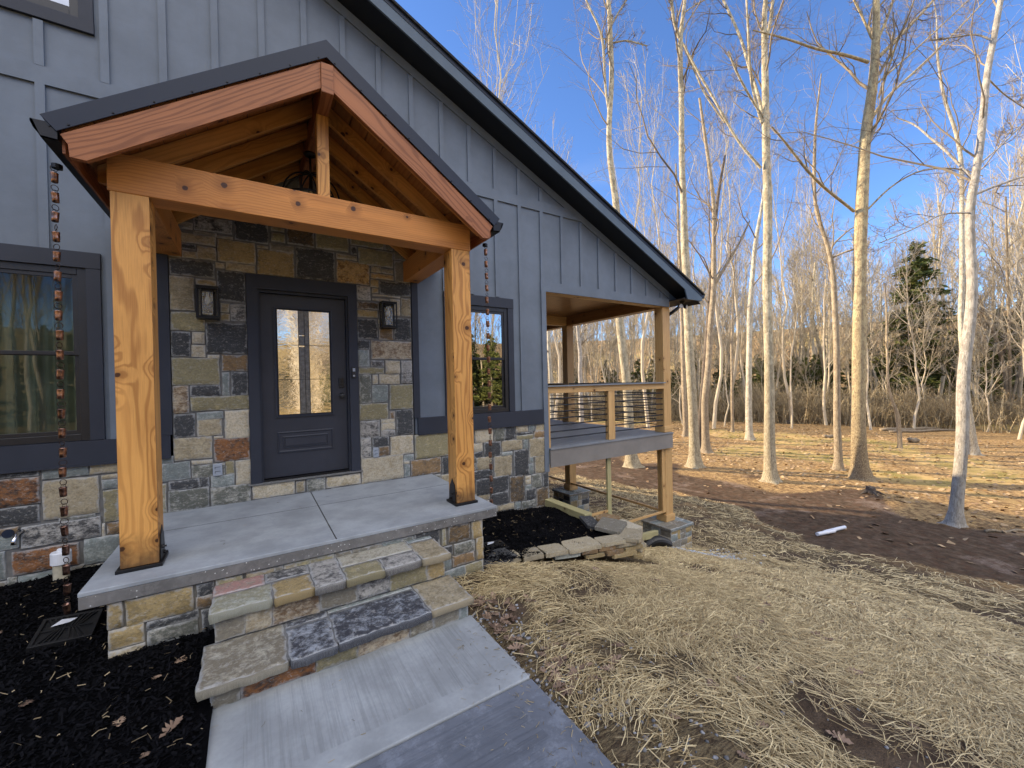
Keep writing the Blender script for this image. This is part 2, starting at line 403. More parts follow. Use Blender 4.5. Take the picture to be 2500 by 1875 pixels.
TY = {  # colour a, colour b (speckle), amount of b
 'T': (rgb(168, 156, 130), rgb(134, 122, 96), .38), 'Y': (rgb(160, 140, 98), rgb(128, 112, 76), .34),
 'O': (rgb(136, 128, 98), rgb(168, 156, 118), .25), 'D': (rgb(58, 60, 63), rgb(120, 122, 122), .10),
 'M': (rgb(60, 60, 62), rgb(165, 162, 156), .52), 'G': (rgb(118, 126, 124), rgb(158, 164, 160), .3),
 'H': (rgb(128, 122, 108), rgb(98, 94, 86), .3), 'W': (rgb(186, 176, 154), rgb(160, 146, 118), .35),
 'P': (rgb(178, 164, 140), rgb(110, 88, 66), .48), 'B': (rgb(134, 108, 74), rgb(96, 82, 66), .4),
 'R': (rgb(132, 88, 52), rgb(60, 48, 44), .38), 'K': (rgb(104, 84, 56), rgb(62, 58, 54), .42),
 'N': (rgb(96, 98, 90), rgb(170, 168, 158), .36), 'Q': (rgb(178, 148, 98), rgb(100, 70, 38), .40)}

def stone_panel(mb, rects, P, prot=.014, inset=-.0015, back=-.012, wob=.004, cell=.045, rough=.0035):
    """rects (u0,u1,v0,v1,type) ; P(u,v,w)->xyz ; raised irregular stones in one mesh"""
    for k in ('ca', 'cb', 'loc', 'half'): mb.at.setdefault(k, [])
    for (u0, u1, v0, v1, ty) in rects:
        u0 += inset; u1 -= inset; v0 += inset; v1 -= inset
        w, h = u1-u0, v1-v0
        if w < .012 or h < .008: continue
        seed = rnd.random()*40; pr = prot*(.75+.6*rnd.random()); tu, tv = (rnd.random()-.5)*.006, (rnd.random()-.5)*.006
        nu = max(2, int(w/cell)); nv = max(2, int(h/cell)); e = min(.0055, w*.2, h*.2)
        us = [0, e*.35]+[e+(w-2*e)*i/nu for i in range(nu+1)]+[w-e*.35, w]
        vs = [0, e*.35]+[e+(h-2*e)*i/nv for i in range(nv+1)]+[h-e*.35, h]
        ph = [rnd.random()*6.28 for _ in range(8)]
        def edgew(a, i): return wob*(math.sin(a*21+ph[i])*.6+math.sin(a*53+ph[i+1])*.4)
        a, b, m = TY[ty]; kk = .98+.26*rnd.random(); a = tuple(c*kk for c in a); b = tuple(c*kk for c in b); m = max(0, min(1, m+(rnd.random()-.5)*.16))
        base = len(mb.v); nU, nV = len(us), len(vs)
        for j, vv in enumerate(vs):
            for i, uu in enumerate(us):
                fu, fv = uu/w, vv/h
                du = edgew(vv, 0)*(1-fu)**3+edgew(vv, 2)*fu**3
                dv = edgew(uu, 4)*(1-fv)**3+edgew(uu, 6)*fv**3
                rim0 = i in (0, nU-1) or j in (0, nV-1); rim1 = (i in (1, nU-2) or j in (1, nV-2)) and not rim0
                if rim0: ww = back
                elif rim1: ww = pr-.0035
                else: ww = pr+tu*(fu-.5)*2+tv*(fv-.5)*2+(rnd.random()-.5)*rough*2
                mb.v.append(tuple(P(u0+uu+du, v0+vv+dv, ww)))
                mb.at['ca'].append(a); mb.at['cb'].append(b)
                mb.at['loc'].append((uu-w/2, vv-h/2, seed)); mb.at['half'].append((w/2, h/2, m))
        for j in range(nV-1):
            for i in range(nU-1):
                q = base+j*nU+i
                mb.f.append((q, q+1, q+nU+1, q+nU)); mb.uv.extend([(0, 0)]*4)

def ashlar(u0, u1, v0, v1, size=.2, types='TYOGNDWH'):
    """random squared rubble"""
    out = []
    def rec(a, b, c, d):
        w, h = b-a, d-c
        if (w <= size*1.5 and h <= size) or (w < size*.55 or h < size*.45) or (w*h < size*size*.5 and rnd.random() < .6):
            out.append((a, b, c, d, rnd.choice(types))); return
        if w > h*1.15:
            s = a+w*(.35+.3*rnd.random()); rec(a, s, c, d); rec(s, b, c, d)
        else:
            s = c+h*(.35+.3*rnd.random()); rec(a, b, c, s); rec(a, b, s, d)
    rec(u0, u1, v0, v1); return out

def parse(s): return [(int(a)/1000, int(b)/1000, int(c)/1000, int(d)/1000, e) for a, b, c, d, e in (r.split(',') for r in s.split(';'))]
def fill_gaps(rects, u0, u1, v0, v1, ok, cs=.02, types='TOGNH'):
    nu, nv = int((u1-u0)/cs), int((v1-v0)/cs); occ = np.zeros((nv, nu), bool)
    for (a, b, c, d, e) in rects:
        occ[max(0, int((c-v0)/cs+.3)):max(0, int((d-v0)/cs+.7)), max(0, int((a-u0)/cs+.3)):max(0, int((b-u0)/cs+.7))] = True
    for j in range(nv):
        for i in range(nu):
            if not ok(u0+(i+.5)*cs, v0+(j+.5)*cs): occ[j, i] = True
    out = []
    for j in range(nv):
        for i in range(nu):
            if occ[j, i]: continue
            mw = rnd.choice((9, 12, 16)); mh = rnd.choice((5, 8, 10)); w = 1
            while i+w < nu and w < mw and not occ[j, i+w]: w += 1
            h = 1
            while j+h < nv and h < mh and not occ[j+h, i:i+w].any(): h += 1
            occ[j:j+h, i:i+w] = True
            if w*h >= 5 and w > 1 and h > 1: out.append((u0+i*cs, u0+(i+w)*cs, v0+j*cs, v0+(j+h)*cs, rnd.choice(types)))
    return out

# ------------------------------------------------------------------ glass
def mk_glass(name, refl, tint, wav=0.0, wscale=3.0):
    t = NT(name); g = t.n('BsdfGlossy'); g.inputs['Roughness'].default_value = .01; g.inputs['Color'].default_value = (.95, .97, 1, 1)
    tr = t.n('BsdfTransparent'); tr.inputs['Color'].default_value = c4(tint)
    fr = t.n('Fresnel'); fr.inputs['IOR'].default_value = 1.5
    f = t.math('ADD', fr.outputs[0], refl, clamp=True)
    if wav:
        nm = t.bump(t.noise(t.pos(), wscale, 2, .5), wav, .01)
        t.l(nm, g.inputs['Normal'])
    mx = t.n('MixShader'); t.l(f, mx.inputs[0]); t.l(tr.outputs[0], mx.inputs[1]); t.l(g.outputs[0], mx.inputs[2]); t.l(mx.outputs[0], t.out.inputs[0])
    return t.m
MAT['glass'] = mk_glass('window glass', .0, (.62, .68, .64), .04, 2.)
MAT['glass2'] = mk_glass('window glass reflective', .42, (.4, .45, .45), .05, 2.)
MAT['lampglass'] = mk_glass('seeded lamp glass', .10, (.86, .88, .86), .9, 45.)
def mk_doorglass():
    t = NT('textured door glass'); g = t.n('BsdfGlossy'); g.inputs['Roughness'].default_value = .035; g.inputs['Color'].default_value = (1, .97, .9, 1)
    p = t.pos(); h = t.noise(t.vmath('MULTIPLY', p, (9., 1., 16.)), 1., 3, .6, .6)
    t.l(t.bump(h, .22, .004), g.inputs['Normal'])
    d = t.n('BsdfDiffuse'); d.inputs['Color'].default_value = (.10, .097, .088, 1)
    mx = t.n('MixShader'); mx.inputs[0].default_value = .66; t.l(d.outputs[0], mx.inputs[1]); t.l(g.outputs[0], mx.inputs[2]); t.l(mx.outputs[0], t.out.inputs[0]); return t.m
MAT['doorglass'] = mk_doorglass()
MAT['doorglass2'] = simple('dark came glass', (.10, .10, .10), .12, 0, .9, .3, 30., .5)
MAT['lead'] = simple('lead came', (.03, .03, .032), .4, .6)

# ------------------------------------------------------------------ HOUSE
RX = -3.0                                   # ridge line
def zs(x): return 5.817-.4675*(x-.692) if x >= RX else 5.817-.4675*(2*RX-x-.692)
LX, RXE, DEP = -12.6, 7.28, 12.35
house = thing('house', 'blue grey board and batten house with fieldstone base and long sloping gable roof', 'house', (0, 0, 0))

s = MB()
Y0, Y1 = .015, .09
def strip(xa, xb, zlo, ztop=None):
    if ztop is None:
        if xa < RX < xb: s.prism([(xa, zlo), (xb, zlo), (xb, zs(xb)), (RX, zs(RX)), (xa, zs(xa))], Y0, Y1)
        else: s.prism([(xa, zlo), (xb, zlo), (xb, zs(xb)), (xa, zs(xa))], Y0, Y1)
    else: s.prism([(xa, zlo), (xb, zlo), (xb, ztop), (xa, ztop)], Y0, Y1)
strip(-12., -3.15, .56); strip(-3.15, -2.86, .56, 4.69)
strip(-2.86, -1.82, .56, .80); strip(-2.86, -1.82, 2.36, 4.69); strip(-1.82, -1.3, .56, 4.69)
strip(-3.15, -1.82, 6.0); strip(-1.82, -1.3, 4.69); strip(-1.3, 1.3, 2.7); strip(1.3, 1.84, .56)
strip(1.84, 2.79, .56, .80); strip(1.84, 2.79, 2.35); strip(2.79, 3.44, .56); strip(3.44, 6.70, 2.72)
# battens
openb = [(-2.97, -1.70, .78, 2.53), (1.73, 2.89, .78, 2.53), (-3.27, -1.70, 4.56, 6.1)]
bx = -2.078-.4272*24
while bx < 6.62:
    x0, x1 = bx-.031, bx+.031
    segs = []
    top = min(zs(x0), zs(x1))-.125
    lo = .78
    if -1.32 < bx < 1.36: lo = max(2.7, 3.95-.7*abs(bx-.02))
    if bx > 3.40: lo = 2.86
    ivs = [(lo, 3.995), (4.155, top)] if top > 4.155 else [(lo, min(3.995, top))]
    for a, b in ivs:
        cuts = [(a, b)]
        for (ox0, ox1, oz0, oz1) in openb:
            nc = []
            for (c, d) in cuts:
                if x1 > ox0 and x0 < ox1:
                    if c < oz0: nc.append((c, min(d, oz0)))
                    if d > oz1: nc.append((max(c, oz1), d))
                else: nc.append((c, d))
            cuts = nc
        for c, d in cuts:
            if d-c > .03: s.box(x0, x1, -.010, .0148, c, d)
    bx += .4272
s.build('siding', MAT['siding'], house)
# side, back and left walls (siding colour)
s = MB(); s.box(3.44, 3.53, .09, 12.2, -2.6, zs(3.53)-.02); s.box(-12., 3.53, 12.2, 12.3, -2.6, 3.2); s.box(-12.0, -11.9, .09, 12.2, -2., zs(-12.))
s.prism([(-12., 3.2), (6.70, 3.2), (6.7, zs(6.7)), (RX, zs(RX)), (-12., zs(-12.))][0:0] or [(-12., 3.2), (6.25, 3.2), (RX, zs(RX)-.01)], 12.2, 12.3)
s.build('side_wall', MAT['siding'], house)

# belly band, corner boards, header boards, rake trim  (lighter siding-coloured ones and the dark ones)
s = MB()
s.prism([(-12., 3.995), (4.42, 3.995), (4.08, 4.155), (-12., 4.155)], -.008, .0146)
s.prism([(RX, zs(RX)-.125), (6.70, zs(6.70)-.125), (6.70, zs(6.70)), (RX, zs(RX))], -.009, .0144)
s.prism([(-12., zs(-12.)-.125), (RX, zs(RX)-.125), (RX, zs(RX)), (-12., zs(-12.))], -.009, .0144)
s.box(3.436, 6.705, -.014, .0142, 2.70, 2.86); s.box(3.440, 3.532, -.016, .10, -.245, 2.6985)
s.build('trim_board', MAT['siding'], house)
s = MB()
s.box(-12., -1.245, -.020, .014, .565, .780); s.box(1.330, 3.438, -.020, .014, .565, .780)
s.box(-12., -1.245, -.034, .014, .548, .5645); s.box(1.330, 3.438, -.034, .014, .548, .5645)
s.box(-1.318, -1.228, -.018, .014, .782, 2.64); s.box(1.278, 1.362, -.018, .014, .782, 2.64)
s.build('band_board', MAT['trim'], house)
# stone veneer
WALL = parse('-1014,-688,2891,3039,M;-665,-352,2843,3096,D;-326,-190,3079,3097,B;-328,-189,3005,3047,O;-326,-185,2884,2978,O;-340,-104,2774,2855,H;-1223,-1024,2881,2949,H;-1223,-831,2744,2839,T;-824,-684,2836,2864,T;-819,-479,2591,2826,Y;-461,-353,2790,2819,T;-461,-104,2496,2773,Y;-1222,-1004,2676,2734,D;-1220,-1124,2585,2665,T;-1115,-990,2588,2657,T;-992,-832,2592,2724,T;-1220,-849,2402,2568,D;-840,-758,2515,2576,T;-750,-481,2502,2587,T;-829,-582,2171,2491,D;-1222,-1026,2046,2389,T;-1008,-838,2320,2380,Y;-1011,-839,1955,2284,H;-808,-728,2048,2146,T;-809,-726,1960,2039,Y;-722,-577,1962,2142,M;-1221,-945,1838,2026,O;-937,-576,1608,1933,D;-1220,-1067,1569,1824,D;-1053,-948,1704,1826,W;-1061,-943,1566,1692,W;-927,-826,1555,1594,W;-1223,-830,1278,1559,O;-807,-575,1422,1594,B;-809,-745,1160,1408,G;-728,-577,1159,1411,D;-1221,-1090,989,1274,P;-1082,-826,1157,1274,D;-1078,-571,1007,1156,O;-1220,-1049,743,985,D;-1032,-807,914,994,G;-1030,-820,741,920,T;-796,-575,697,999,W;-1222,-910,511,738,T;-896,-815,706,732,W;-894,-577,459,704,R;-1320,-1227,492,566,G;-1084,-909,451,495,W;-1321,-1096,316,496,G;-1086,-804,313,448,N;-710,-574,185,451,W;-1270,-1020,218,309,D;-1014,-942,213,308,D;-928,-723,191,317,G;-1323,-1290,2,296,O;-1274,-945,-1,212,N;-931,-580,-7,190,N;-562,-152,6,163,W;-139,-45,13,141,T;-26,169,-5,149,N;184,577,11,139,W;-166,115,2883,3095,K;132,497,2878,3068,O;265,502,3091,3104,T;522,928,2982,3111,O;941,1050,2984,3116,H;-80,332,2497,2858,D;360,595,2788,2847,T;525,594,2866,2967,D;613,1045,2757,2962,O;358,744,2503,2777,Q;1058,1265,2874,2973,H;1063,1268,2586,2862,H;762,888,2673,2748,T;899,1048,2674,2736,T;753,1049,2597,2660,Q;753,852,2483,2581,Y;770,850,2407,2468,Y;863,1267,2400,2575,D;584,748,2307,2483,M;776,1127,2371,2394,W;768,978,2312,2341,W;988,1123,2138,2351,W;1137,1267,2139,2376,T;583,845,2195,2285,K;583,832,2096,2184,Y;584,829,1821,2073,D;854,1020,2086,2170,W;845,1023,1817,2019,B;1040,1266,1819,2108,D;580,725,1688,1805,D;740,1263,1567,1802,P;579,717,1468,1681,G;729,894,1465,1547,M;913,1103,1378,1548,W;1120,1264,1248,1550,M;583,897,1379,1460,O;586,730,1010,1370,N;751,814,1246,1367,W;832,1096,1243,1371,W;742,938,1010,1234,G;960,1268,913,1235,O;578,933,792,1002,O;954,1021,784,889,B;1042,1265,571,900,D;583,824,573,788,M;843,1018,740,792,W;842,1019,650,743,W;836,1020,570,650,M;583,712,323,574,M;731,937,440,570,D;802,938,324,440,B;957,1258,312,559,W;1282,1831,225,550,O;587,1119,4,317,W;1124,1263,216,303,G;1122,1205,176,218,W;1128,1205,9,175,G;1221,1643,4,216,B;1668,1825,-42,212,D;1646,1861,-184,-37,T;2185,2491,347,557,W;2508,2687,345,548,N;2704,2885,340,552,D;2903,3122,441,547,W;3142,3257,447,546,G;3277,3457,434,557,T;2904,3225,383,440,D;2907,3226,322,397,O;3243,3458,321,433,B;2161,2310,220,348,W;2332,2618,132,348,D;2639,3014,174,341,T;3034,3128,172,323,G;3145,3450,25,330,T;2158,2305,142,219,D;2631,2826,108,166,G;2201,2458,-56,133,T;2501,2813,-200,120,T;2848,3122,-230,169,D;3142,3221,-73,31,G;3135,3221,-237,-71,G;3250,3448,-247,35,T;2151,2466,-191,-53,D;2186,2743,-429,-189,D;2767,3031,-627,-230,K;3057,3167,-328,-256,W;3055,3161,-398,-326,W;3054,3163,-476,-399,G;3182,3374,-474,-251,N;3398,3510,-481,-254,D;3050,3245,-645,-471,D;3266,3503,-783,-491,K;2167,2411,-505,-397,T;2432,2738,-626,-435,D;2547,2843,-727,-627,T;2857,2960,-736,-633,G;2978,3254,-761,-643,N;-2443,-2154,500,556,D;-2139,-1841,459,548,G;-1832,-1630,461,546,T;-2459,-2154,254,493,R;-2138,-1774,94,443,T;-1756,-1631,402,443,T;-1753,-1633,308,401,G;-1747,-1639,-5,298,O;-2464,-2157,92,246,D;-2270,-1766,-124,61,M;-1761,-1737,-132,-7,W;-1731,-1622,-125,-13,B;-2468,-2284,14,74,B;-2469,-2285,-116,13,G;-2325,-1917,-347,-148,R;-1884,-1622,-368,-131,G;-2485,-2366,-368,-123,G')
WALL = [w for w in WALL]
def stone_ok(u, v):
    if v < -.95: return False
    if abs(u) < .575 and v < 2.49: return v < .16
    if v > .545:
        return -1.225 < u < 1.272 and v < 3.70-.70*abs(u-.02)
    return u < 3.52
fillr = fill_gaps(WALL, -3.2, 3.54, -.92, 3.7, stone_ok)
fillr = [f for f in fillr if (f[1]-f[0]) > .05 and (f[3]-f[2]) > .035]
far_left = ashlar(-12., -3.2, -.7, .545, .32, 'TYOGNDWHR')
s = MB(); stone_panel(s, WALL, lambda u, v, w: (u, .014-w, v), prot=.020)
stone_panel(s, fillr, lambda u, v, w: (u, .014-w, v)); stone_panel(s, far_left, lambda u, v, w: (u, .014-w, v), cell=.1)
side_r = ashlar(.02, 6., -2.4, -.26, .3, 'TYOGNDWH')
stone_panel(s, side_r, lambda u, v, w: (3.525+w, u, v), cell=.1)
ven = s.build('stone_veneer', MAT['stone'], house, smooth=True)
s = MB()
s.prism([(-12., -1.2), (-.576, -1.2), (-.576, .547), (-12., .547)], .011, .05)
s.prism([(-.576, -1.2), (.576, -1.2), (.576, .172), (-.576, .172)], .011, .05)
s.prism([(.576, -1.2), (3.525, -1.2), (3.525, .547), (.576, .547)], .011, .05)
s.prism([(-1.227, .547), (-.5765, .547), (-.5765, 3.32), (-1.227, 2.86)], .007, .0135)
s.prism([(.5765, .547), (1.276, .547), (1.276, 2.86), (.5765, 3.32)], .007, .0135)
s.prism([(-.5765, 2.489), (.5765, 2.489), (.5765, 3.32), (.02, 3.72), (-.5765, 3.32)], .007, .0135)
s.box(3.50, 3.519, .05, 6.1, -2.6, -.25)
s.build('mortar', MAT['mortar'], house)
s = MB(); s.box(-.60, .60, -.030, .03, .160, .178); s.build('threshold_ledge', MAT['mortar'], house, bevel=.004)

# windows
def window(x0, x1, z0, z1, zm, glass, casing=.1, head=.15, bottom=0.0):
    w = MB()      # black sash frame
    f = .062
    w.box(x0, x0+f, .004, .060, z0, z1, 2); w.box(x1-f, x1, .004, .060, z0, z1, 2); w.box(x0+f, x1-f, .0045, .0595, z1-f, z1); w.box(x0+f, x1-f, .0045, .0595, z0, z0+f)
    win = w.build('window', MAT['sash'], house, bevel=.003)
    c = MB()
    c.box(x0-casing, x0-.001, -.016, .0142, z0, z1+.001, 2); c.box(x1+.001, x1+casing, -.016, .0142, z0, z1+.001, 2); c.box(x0-casing-.003, x1+casing+.003, -.020, .0143, z1+.002, z1+head)
    if bottom: c.box(x0-casing-.003, x1+casing+.003, -.020, .0143, z0-bottom, z0-.001)
    c.build('casing', MAT['trim'], win, bevel=.002)
    g = MB()
    a, b = x0+f, x1-f
    sh = MB(); k = .035
    if zm:
        for (p, q, yy) in ((zm, z1-f, .022), (z0+f, zm+.03, .040)):
            sh.box(a, a+k, yy-.008, yy+.012, p, q, 2); sh.box(b-k, b, yy-.008, yy+.012, p, q, 2)
            sh.box(a+k, b-k, yy-.0075, yy+.0115, p, p+k); sh.box(a+k, b-k, yy-.0075, yy+.0115, q-k, q)
            g.quad([(a+k, yy+.002, p+k), (b-k, yy+.002, p+k), (b-k, yy+.002, q-k), (a+k, yy+.002, q-k)])
    else:
        sh.box(a, b, .02, .045, z0+f, z0+f+k)
        g.quad([(a, .034, z0+f), (b, .034, z0+f), (b, .034, z1-f), (a, .034, z1-f)])
    sh.build('sash', MAT['sash'], win, bevel=.002)
    g.build('glass', glass, win)
    return win
window(-2.86, -1.82, .783, 2.378, 1.575, MAT['glass'])
window(1.84, 2.79, .783, 2.366, 1.575, MAT['glass2'])
window(-3.15, -1.82, 4.690, 6.0, None, MAT['glass2'], bottom=.115)

# interior seen through the glass
s = MB(); s.box(-11.8, 3.4, .12, 6.0, .02, .10); s.box(-11.8, 3.4, 6.0, 6.05, .1, 2.75); s.box(-11.8, 3.4, .095, 6., 2.75, 2.8); s.box(-4.6, -4.5, .1, 6., .1, 2.7); s.box(-.9, -.8, .1, 6, .1, 2.7)
s.box(-11.8, 3.4, 2.0, 2.1, 2.8, 6.)
s.build('room_shell', MAT['inside'], house)

# door
dj = MB()
dj.box(-.5735, -.4715, -.024, .014, .179, 2.332, 2); dj.box(.4715, .5735, -.024, .014, .179, 2.332, 2); dj.box(-.5745, .5745, -.026, .0145, 2.333, 2.487)
dj.box(-.4715, -.4505, .0145, .12, .179, 2.332, 2); dj.box(.4505, .4715, .0145, .12, .179, 2.332, 2); dj.box(-.4505, .4505, .0145, .12, 2.302, 2.332)
dj.box(-.4715, -.4695, -.010, .0145, .179, 2.332, 2)
jamb = dj.build('door_frame', MAT['trim'], house, bevel=.003)
sill = MB(); sill.box(-.4505, .4505, .015, .12, .179, .198); sill.build('door_sill', MAT['black'], jamb)
d = MB(); d.box(-.450, .450, .068, .11, .205, 2.300, 2)
door = d.build('front_door', MAT['door'], house, bevel=.002)
gx0, gx1, gz0, gz1 = -.284, .262, .920, 2.126
def molding(mb, x0, x1, z0, z1, w, yf, ys):
    """mitred frame with a sloped profile"""
    prof = [(0, ys), (.0, yf), (w*.45, yf-.004), (w*.6, yf+.006), (w, ys+.002)]
    for i in range(len(prof)-1):
        a, ya = prof[i]; b, yb = prof[i+1]
        A = [(x0+a, ya, z0+a), (x1-a, ya, z0+a), (x1-a, ya, z1-a), (x0+a, ya, z1-a)]
        B = [(x0+b, yb, z0+b), (x1-b, yb, z0+b), (x1-b, yb, z1-b), (x0+b, yb, z1-b)]
        for k in range(4):
            k2 = (k+1) % 4; mb.quad([A[k], A[k2], B[k2], B[k]])
m = MB(); molding(m, gx0-.036, gx1+.036, gz0-.036, gz1+.036, .036, .050, .068)
m.build('glass_molding', MAT['door'], door)
m = MB(); molding(m, -.311, .283, .474, .722, .03, .058, .0675); molding(m, -.258, .230, .527, .669, .03, .062, .0675)
m.box(-.228, .200, .060, .0675, .557, .639); m.build('raised_panel', MAT['door'], door)
g = MB(); g.box(gx0, gx1, .0560, .0590, gz0, gz1); dgl = g.build('door_glass', MAT['doorglass'], door)
cx0, cx1, cx2 = -.070, -.008, .040
g = MB(); g.box(cx0, cx1, .0545, .0558, 1.72, 1.83); g.box(cx1, cx2, .0545, .0558, gz0, gz1); g.box(cx0, cx1, .0545, .0558, 1.84, gz1); g.box(cx0, cx1, .0545, .0558, gz0, 1.70)
g.build('textured_strip', MAT['doorglass2'], dgl)
g = MB()
for xx in (cx0, cx1, cx2): g.box(xx-.003, xx+.003, .0525, .0558, gz0, gz1)
for zz in (1.322, 1.722): g.box(gx0, gx1, .0528, .0558, zz-.0025, zz+.0025)
for zz in (1.83, 1.70): g.box(cx0, cx1, .0529, .0558, zz-.002, zz+.002)
g.box(cx1, cx2, .0529, .0558, 1.20, 1.204)
g.build('came', MAT['lead'], dgl)
k = MB()
k.tube([(.392, .068, 1.112), (.392, .060, 1.112), (.392, .058, 1.112), (.392, .046, 1.112), (.392, .040, 1.112), (.392, .028, 1.112), (.392, .012, 1.112), (.392, .004, 1.112), (.392, .001, 1.112)], [.034, .034, .030, .013, .014, .026, .031, .027, .012], 20)
k.build('door_knob', MAT['satin'], door, smooth=True)
k = MB(); k.box(.358, .420, .040, .068, 1.215, 1.338); lock = k.build('keypad_lock', MAT['satin'], door, bevel=.008)
k = MB(); k.tube([(.389, .0395, 1.250), (.389, .036, 1.250)], [.018, .016], 16); k.build('key_cylinder', MAT['black'], lock)
k = MB(); k.box(.372, .406, .038, .040, 1.275, 1.325); k.build('keypad', MAT['black'], lock)

# roof
s = MB()
def roofpoly(a, b, y0, y1, x_r, x_l):
    """band between slope line +a and +b"""
    s.prism([(RX, zs(RX)+a), (x_r, zs(x_r)+a), (x_r, zs(x_r)+b), (RX, zs(RX)+b)], y0, y1)
    s.prism([(x_l, zs(x_l)+a), (RX, zs(RX)+a), (RX, zs(RX)+b), (x_l, zs(x_l)+b)], y0, y1)
roofpoly(.212, .245, -.405, DEP+.05, 7.32, -13.32)
roof = s.build('roof', MAT['shingle'], house)
s = MB(); roofpoly(.0, .018, -.346, -.0005, 7.255, -13.25)
s.box(6.706, 7.262, -.346, 12.2, 2.815, 2.832)
soff = s.build('soffit', MAT['soffit'], roof)
s = MB()
zf = zs(7.28)
s.prism([(RX, zs(RX)-.004), (6.72, zs(6.72)-.004), (6.80, 2.806), (7.285, 2.806), (7.285, zf+.209), (RX, zs(RX)+.209)], -.372, -.3465)
s.prism([(-13.28, zs(-13.28)-.004), (RX, zs(RX)-.004), (RX, zs(RX)+.209), (-13.28, zs(-13.28)+.209)], -.372, -.3465)
s.box(7.2625, 7.284, -.3465, DEP, 2.807, zf+.2)
s.box(6.7055, 7.262, .0, .02, 2.833, 3.03)
s.build('fascia', MAT['fascia'], roof)
s = MB()     # drip edge shadow board under the shingles
s.prism([(RX, zs(RX)+.150), (7.286, zf+.150), (7.286, zf+.211), (RX, zs(RX)+.211)], -.378, -.3725)
s.build('drip_edge', MAT['roofmetal'], roof)
def gutter(mb, xo, sgn, z, y0, y1):
    """K-style gutter running along y; open top; sgn=+1 faces +x"""
    pr = [(0, .10), (0, 0), (.075, 0), (.085, .02), (.105, .05), (.118, .085), (.118, .10), (.110, .10), (.105, .09), (.078, .012), (.006, .006), (.006, .10)]
    mb.prism([(xo+sgn*a, z+b) for a, b in pr], y0, y1) if sgn > 0 else mb.prism([(xo+sgn*a, z+b) for a, b in pr][::-1], y0, y1)
    for yy in (y0, y1):
        e = [(xo+sgn*a, yy, z+b) for a, b in pr[:7]]; mb.quad(e)
s = MB(); gutter(s, 7.286, 1, 2.865, -.36, DEP); s.build('gutter', MAT['black'], roof)
s = MB(); s.tube([(7.34, .18, 2.87), (7.33, .18, 2.80), (7.24, .18, 2.74), (6.98, .18, 2.60), (6.86, .18, 2.54), (6.81, .18, 2.48), (6.80, .18, 2.2), (6.80, .18, -1.45), (6.83, .18, -1.6)], .036, 8)
s.build('downspout', MAT['black'], roof, smooth=False)

# flood light at the eave
fl = thing('flood_light', 'black twin-head flood light under the right hand end of the eave', 'flood light', (6.98, -.12, 2.80))
def rel(o, mb):
    L = o.location
    mb.v = [(a-L[0], b-L[1], c-L[2]) for a, b, c in mb.v]; return mb
s = MB(); s.tube([(6.98, -.12, 2.814), (6.98, -.12, 2.79), (6.98, -.12, 2.775)], [.055, .055, .03], 16); s.tube([(6.98, -.12, 2.775), (6.98, -.12, 2.735)], .016, 10); s.tube([(6.90, -.13, 2.735), (7.06, -.13, 2.735)], .014, 8)
rel(fl, s).build('bracket', MAT['black'], fl, smooth=True)
for xx, dx in ((6.90, -.6), (7.06, .25)):
    s = MB(); d = Vector((dx, -1, -.15)).normalized(); p = Vector((xx, -.13, 2.715))
    s.tube([p-d*.03, p-d*.02, p+d*.03, p+d*.035], [.02, .038, .045, .040], 16); h = rel(fl, s).build('lamp_head', MAT['black'], fl, smooth=True)
    s = MB(); s.tube([p+d*.0355, p+d*.037], .039, 16); rel(fl, s).build('lens', MAT['pvc'], h)

# ------------------------------------------------------------------ ENTRY PORTICO
CX = .02
por = thing('entry_porch_roof', 'stained timber entry porch with two posts, cross beam, open rafters and dark metal gable roof', 'porch', (0, 0, 0))
PX = [(-1.320, -1.118), (1.178, 1.380)]
for i, (a, b) in enumerate(PX):
    s = MB(); s.box(a, b, -1.547, -1.345, .024, 2.5925, 2)
    p = s.build('post', MAT['post'], por, bevel=.004)
    s = MB(); s.box(a-.022, b+.022, -1.569, -1.323, .001, .0235); 
    base = s.build('post_base', MAT['black'], p, bevel=.002)
    xs = b+.0025 if i == 0 else a-.0025; sg = 1 if i == 0 else -1
    s = MB(); jag = [(-1.52, .024), (-1.372, .024), (-1.372, .10), (-1.385, .15), (-1.39, .19), (-1.41, .205), (-1.43, .235), (-1.447, .262), (-1.462, .238), (-1.485, .215), (-1.505, .205), (-1.515, .15), (-1.52, .10)]
    s.prism(jag if sg > 0 else jag, min(xs, xs+sg*.006), max(xs, xs+sg*.006), axis=0)
    s.build('side_plate', MAT['black'], p)
    for (yy, zz) in ((-1.47, .11), (-1.42, .055)):
        s = MB(); s.tube([(xs+sg*.006, yy, zz), (xs+sg*.018, yy, zz)], .013, 6); s.tube([(xs+sg*.018, yy, zz), (xs+sg*.030, yy, zz)], .007, 8)
        s.build('bolt', MAT['black'], p)
s = MB(); s.box(-1.332, 1.388, -1.5505, -1.3415, 2.593, 2.854); s.build('cross_beam', MAT['beam'], por, bevel=.004)
for a, b in PX:
    s = MB(); s.box(a, b, -1.341, .012, 2.5935, 2.8535, 1); s.build('side_beam', MAT['beam'], por, bevel=.004)
